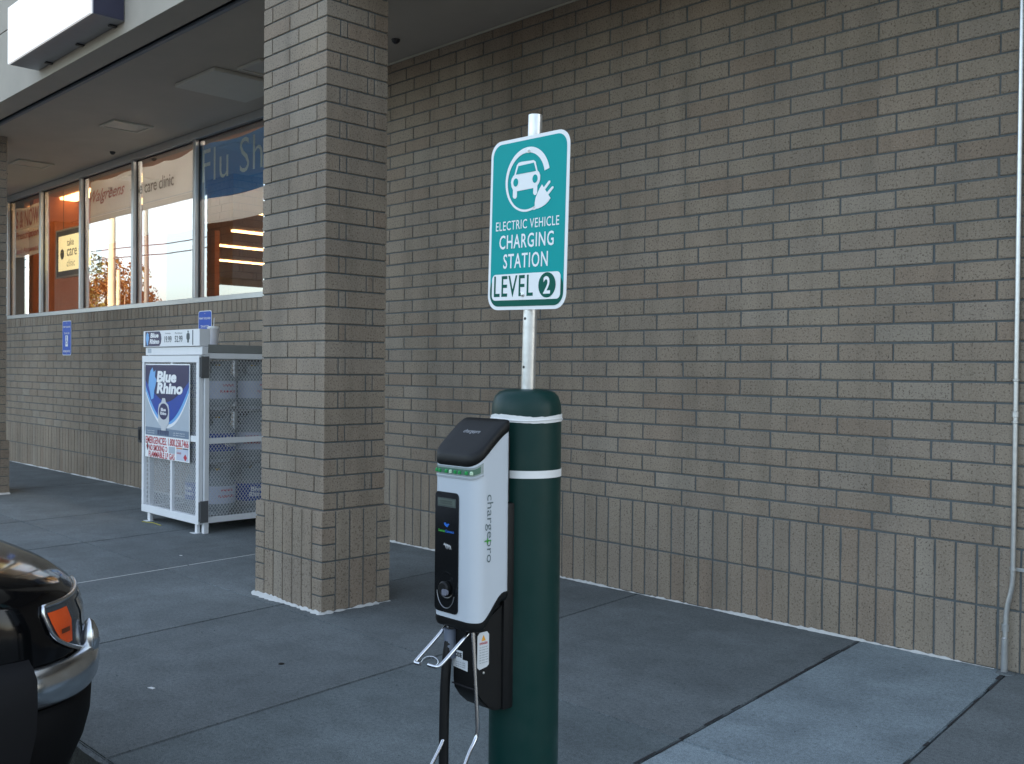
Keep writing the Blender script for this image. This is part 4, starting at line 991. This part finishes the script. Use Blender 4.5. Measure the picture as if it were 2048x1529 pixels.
for yw in (.58, -2.45):
    mm = MB(); mm.lathe([(.43, CXC-1.2), (.43, CXC-.62)], (0, yw, GZ+.36), 40, 'X'); mm.lathe([(.43, CXC+.62), (.43, CXC+1.2)], (0, yw, GZ+.36), 40, 'X')
    co_ = mm.build('cutter', DARKM); cutters.append(co_)
    md = cb_.modifiers.new('b', 'BOOLEAN'); md.operation = 'DIFFERENCE'; md.object = co_; md.solver = 'EXACT'
dg = bpy.context.evaluated_depsgraph_get(); me = bpy.data.meshes.new_from_object(cb_.evaluated_get(dg)); cb_.modifiers.clear(); cb_.data = me
me.polygons.foreach_set('use_smooth', [True]*len(me.polygons)); me.set_sharp_from_angle(angle=R(40))
for c_ in cutters: bpy.data.objects.remove(c_)
GL = simple('car_glass', (.012, .014, .016), .06, var=0, coat=1)
gh = [(.917, .80, .22, -3.27), (1.0, .80, .10, -3.27), (1.10, .79, -.04, -3.24), (1.36, .73, -.50, -3.18), (1.56, .67, -.86, -3.12)]
MB().rings([[(x, y, z) for x, y in outline(hw, yn, yt, .25, .2)] for z, hw, yn, yt in gh]).build('windows', GL, car, smooth=50)
rf = [(1.561, .675, -.84, -3.13), (1.60, .66, -.92, -3.12), (1.625, .60, -1.05, -3.05), (1.635, .45, -1.25, -2.9)]
MB().rings([[(x, y, z) for x, y in outline(hw, yn, yt, .25, .2)] for z, hw, yn, yt in rf]).build('roof', CARP, car, smooth=50)
for sx in (-1, 1):
    m = MB()
    for (ya, yb2) in ((-.12, -.86), (-1.3, -1.32), (-2.3, -2.32)): m.tube([(CXC+sx*.803, ya, 1.0), (CXC+sx*.682, yb2, 1.57)], .03, 8)
    m.build('window_pillar', CARP, car)
    m = MB(); m.box(CXC+sx*.98-.07, CXC+sx*.98+.07, -.30, -.20, 1.02, 1.17, .03, 3); m.tube([(CXC+sx*.80, -.25, 1.03), (CXC+sx*.95, -.25, 1.06)], .018, 8); m.build('mirror', CARP, car)
    for yw in (.58, -2.45):
        m = MB(); xo = CXC+sx*.70; m.lathe([(.20, xo), (.33, xo), (.352, xo+sx*.03), (.355, xo+sx*.10), (.352, xo+sx*.18), (.33, xo+sx*.215), (.24, xo+sx*.22), (.22, xo+sx*.20)], (0, yw, GZ+.355), 40, 'X')
        wh = m.build('wheel', simple('tyre_rubber', (.012, .012, .013), .8, bump=.2) if 'tyre_rubber' not in bpy.data.materials else bpy.data.materials['tyre_rubber'], car)
        m = MB(); xr = xo+sx*.17; m.lathe([(.232, xr+sx*.02), (.21, xr), (.05, xr+sx*.03), (.02, xr+sx*.035)], (0, yw, GZ+.355), 30, 'X')
        for k in range(5):
            a = k*2*math.pi/5; m.tube([(xr+sx*.035, yw+.03*math.cos(a), GZ+.355+.03*math.sin(a)), (xr+sx*.02, yw+.21*math.cos(a), GZ+.355+.21*math.sin(a))], .022, 8)
        m.build('rim', ALU, wh)
def lvl(z):
    for a, b in zip(LVL, LVL[1:]):
        if a[0] <= z <= b[0]:
            s = (z-a[0])/(b[0]-a[0]); return [a[k]+(b[k]-a[k])*s for k in range(1, 4)]
    return LVL[-1][1:] if z > .5 else LVL[0][1:]
def skin(y, z, sx, off, ex=2.5, dn=.40):
    """point on the flank/nose of the body at height z, by arc parameter y in 0 (flank) .. 1 (nose centre)"""
    hw, yn, yt = lvl(z); a = y*math.pi/2
    if y < 0: p = (hw, yn-dn+y*.6); nrm = (1, 0)
    else:
        p = (hw*abs(math.cos(a))**(2/ex), yn-dn+dn*abs(math.sin(a))**(2/ex))
        c, s_ = max(1e-4, math.cos(a)), max(1e-4, math.sin(a)); nx, ny = c**(2-2/ex)/hw, s_**(2-2/ex)/dn; L = math.hypot(nx, ny); nrm = (nx/L, ny/L)
    return (CXC+sx*(p[0]+nrm[0]*off), p[1]+nrm[1]*off, z)
def patch(name, zs, t0, t1, off, mat, parent, sx, n=14):
    m = MB(); rows = []
    for z in zs: rows.append([m.bm.verts.new(skin(t0(z)+(t1(z)-t0(z))*i/n, z, sx, off(z) if callable(off) else off)) for i in range(n+1)])
    for a, b in zip(rows, rows[1:]):
        for i in range(n): m.bm.faces.new((a[i], a[i+1], b[i+1], b[i]))
    edge = rows[0]+[r_[-1] for r_ in rows[1:-1]]+rows[-1][::-1]+[r_[0] for r_ in rows[1:-1]][::-1]
    E_ = [tuple(v.co) for v in edge]
    return m.build(name, mat, parent, smooth=60), E_
LENS = simple('lamp_lens_grey', (.045, .055, .065), .18, var=.2, scale=40, spec=.5)
AMBER = simple('amber_lens', (.72, .085, .012), .3, var=.06, scale=60, bump=.3, bscale=160)
lin = lambda a, b, n: [a+(b-a)*i/(n-1) for i in range(n)]
for sx in (1, -1):
    zs = lin(.562, .742, 18)
    def left(z):
        return .155+.012*max(0, (z-.72)/.02)+(.27*max(0, (.69-z)/.128)**2.2)
    hl, E_ = patch('headlight', zs, left, lambda z: .66, .006, LENS, car, sx, 24)
    MB().tube(E_+E_[:2], .0075, 8).build('chrome_surround', CHROME, hl, smooth=60)
    patch('turn_lens', lin(.615, .722, 14), lambda z: .172+.062*max(0, (.69-z)/.075)**1.6, lambda z: .300-.012*max(0, (.70-z)/.085), .010, AMBER, hl, sx, 8)
    patch('lens_mark', lin(.650, .664, 3), lambda z: .215, lambda z: .272, .0125, simple('dark_amber', (.12, .03, .01), .4) if sx == 1 else bpy.data.materials['dark_amber'], hl, sx, 3)
    patch('reflector', lin(.60, .72, 10), lambda z: .42, lambda z: .62, .009, CHROME, hl, sx, 10)
# chrome bumper, black valance below, over-riders and grille
def ring_band(name, prof, mat, a0, a1, n=44):
    m = MB(); rows = []
    for z, off in prof:
        row = []
        for i in range(n+1):
            k = a0+(a1-a0)*i/n
            row.append(skin(k, z, 1, off) if k <= 1 else skin(2-k, z, -1, off))
        rows.append([m.bm.verts.new(p) for p in row])
    for a, b in zip(rows, rows[1:]):
        for i in range(n): m.bm.faces.new((a[i], a[i+1], b[i+1], b[i]))
    return m.build(name, mat, car, smooth=60)
ring_band('bumper', [(.572, .004), (.564, .034), (.545, .047), (.51, .052), (.475, .048), (.455, .035), (.445, .012)], CHROME, .02, 1.98)
ring_band('valance', [(.443, .014), (.43, .030), (.35, .032), (.28, .022), (.20, -.005), (.12, -.04)], simple('black_valance', (.004, .004, .0045), .7, spec=.15), -.0, 2.0)
for sx in (1, -1):
    m = MB(); q = skin(.44, .60, sx, .025); m.lathe([(.005, -.05), (.028, -.045), (.032, -.02), (.027, .012), (.014, .042), (.002, .052)], q, 18); m.build('bumper_guard', CHROME, car, smooth=60)
gr, _ = patch('grille', lin(.58, .725, 6), lambda z: .70, lambda z: 1.0, .006, DARKM, car, 1, 10)
patch('grille_half', lin(.58, .725, 6), lambda z: .70, lambda z: 1.0, .006, DARKM, gr, -1, 10)
m = MB()
for z in lin(.59, .70, 5): m.tube([skin(k, z, 1, .012) for k in lin(.70, 1, 8)]+[skin(k, z, -1, .014) for k in lin(1, .70, 8)], .006, 6)
m.build('grille_bar', CHROME, gr, smooth=60)
# hood shut line and arch lips
FLARE = simple('flare_plastic', (.006, .006, .007), .75, spec=.2)
for sx in (1, -1):
    zz = [.60, .585, .55, .48, .40, .30, .20, .13]; po = dict(zip(zz, (.004, .035, .058, .066, .066, .060, .045, .0)))
    patch('wheel_flare', zz, lambda z: -.20-.10*max(0, (.40-z)/.3), lambda z: .055-.02*max(0, (.40-z)/.3), lambda z: po[z], FLARE, car, sx, 8)
    patch('wheel_flare', zz, lambda z: .0545-.02*max(0, (.40-z)/.3), lambda z: .062-.02*max(0, (.40-z)/.3), lambda z: po[z]*.4, FLARE, car, sx, 2)
for sx in (1, -1):
    for yw in (.58, -2.45):
        m = MB(); m.tube([(CXC+sx*(lvl(max(.15, GZ+.36+.435*math.sin(R(a))))[0]+.004), yw+.435*math.cos(R(a)), GZ+.36+.435*math.sin(R(a))) for a in range(-5, 186, 8)], .012, 6); m.build('arch_trim', simple('black_valance2', (.012, .012, .013), .6) if 'black_valance2' not in bpy.data.materials else bpy.data.materials['black_valance2'], car, smooth=60)

# ------------------------------------------------------------------ across the lot: what the window panes mirror
BARK = simple('bark', (.16, .11, .07), .9, bump=.5, bscale=20); LEAFA = simple('leaf_olive', (.125, .115, .028), .7, var=.5, scale=.9); LEAFB = simple('leaf_rust', (.17, .085, .025), .7, var=.5, scale=.9)
WOODP = simple('weathered_pole', (.36, .29, .19), .85, var=.15, scale=2)
def tree(x, y, h, w, label, mat, seed):
    rr = random.Random(seed); z0 = GZ
    t = thing('tree', label, 'tree', (x, y, z0), 'trees across the parking lot')
    m = MB(); tips = []
    def limb(p, q, r0, r1):
        d = (q-p); n = 4; loops = []; a = d.orthogonal().normalized(); b = d.normalized().cross(a)
        for i in range(n+1):
            s = i/n; c = p+d*s+Vector((rr.uniform(-.1, .1), rr.uniform(-.1, .1), 0))*(s*(1-s)*4); rad = r0+(r1-r0)*s
            loops.append([c+rad*(math.cos(k*math.pi/4)*a+math.sin(k*math.pi/4)*b) for k in range(8)])
        m.rings(loops)
    base = Vector((x, y, z0)); fork = base+Vector((0, 0, h*.35)); limb(base, fork, h*.028, h*.02)
    for k in range(9):
        a = k*2.4; q = fork+Vector((math.cos(a)*w*.36*rr.uniform(.5, 1), math.sin(a)*w*.36*rr.uniform(.5, 1), h*rr.uniform(.12, .5))); limb(fork, q, h*.012, h*.004); tips.append(q)
    m.build('trunk', BARK, t)
    m = MB()
    cl = [(p+Vector((rr.gauss(0, w*.09), rr.gauss(0, w*.09), rr.gauss(0, h*.06))), rr.uniform(.09, .17)*w) for p in tips for _ in range(4)]
    for c, r_ in cl:
        for _ in range(70):
            v = Vector((rr.gauss(0, 1), rr.gauss(0, 1), rr.gauss(0, .8))); v = v.normalized()*r_*rr.uniform(.55, 1.05); p = c+v; s = rr.uniform(.16, .34)
            a = Vector((rr.gauss(0, 1), rr.gauss(0, 1), rr.gauss(0, 1))).normalized(); b = a.orthogonal().normalized()
            m.sheet([p+a*s, p+b*s*.6, p-a*s, p-b*s*.6])
    o = m.build('crown', mat, t, smooth=0, fix=False)
tree(-138, -45, 17.5, 13, 'tall olive tree mirrored behind the utility pole', LEAFA, 1)
tree(-132, -46, 15.0, 9, 'rust tinged tree mirrored right of the utility pole', LEAFB, 2)
tree(-150, -47, 14.0, 11, 'rust tinged tree mirrored left of the utility pole', LEAFB, 3)
tree(-116, -48, 9.0, 9, 'low olive tree mirrored in the take care clinic pane', LEAFA, 4)
tree(-70, -16, 6.4, 5, 'small olive tree mirrored beside the white lot post', LEAFA, 5)
t = thing('utility_pole', 'wooden utility pole with crossarm mirrored in the middle pane', 'utility pole', (-97.2, -30, GZ))
MB().lathe([(.48, GZ), (.34, 13), (.24, 22)], (-97.2, -30, 0), 14).build('pole', WOODP, t)
MB().box(-97.3, -97.1, -32, -28, 19.2, 19.5).build('crossarm', WOODP, t)
t = thing('utility_pole', 'thin pale pole standing close to the wooden utility pole', 'utility pole', (-95.6, -30, GZ))
MB().lathe([(.22, GZ), (.18, 10.8)], (-95.6, -30, 0), 10).build('pole', WOODP, t)
t = thing('utility_pole', 'slim dark pole mirrored in the take care clinic pane', 'utility pole', (-122.7, -45, GZ))
MB().lathe([(.30, GZ), (.26, 24)], (-122.7, -45, 0), 10).build('pole', simple('dark_pole', (.08, .08, .07), .6), t)
t = thing('power_line', 'power lines strung between the poles across the lot', 'power line', (-97, -30, 12))
m = MB()
for dz in (0, .9): m.tube([(-150, -28, 14.5+dz), (-124, -29, 12.6+dz), (-97.2, -30, 12.1+dz), (-80, -30.5, 11.5+dz), (-60, -31, 12.4+dz)], .05, 5, 2)
m.build('cable', DARKM, t)
t = thing('lot_post', 'stout white painted post of the parking lot mirrored in the first pane', 'post', (-65.3, -12, GZ))
MB().lathe([(.55, GZ), (.55, 8.9), (.4, 9.1)], (-65.3, -12, 0), 20).build('post', WHITEP, t)
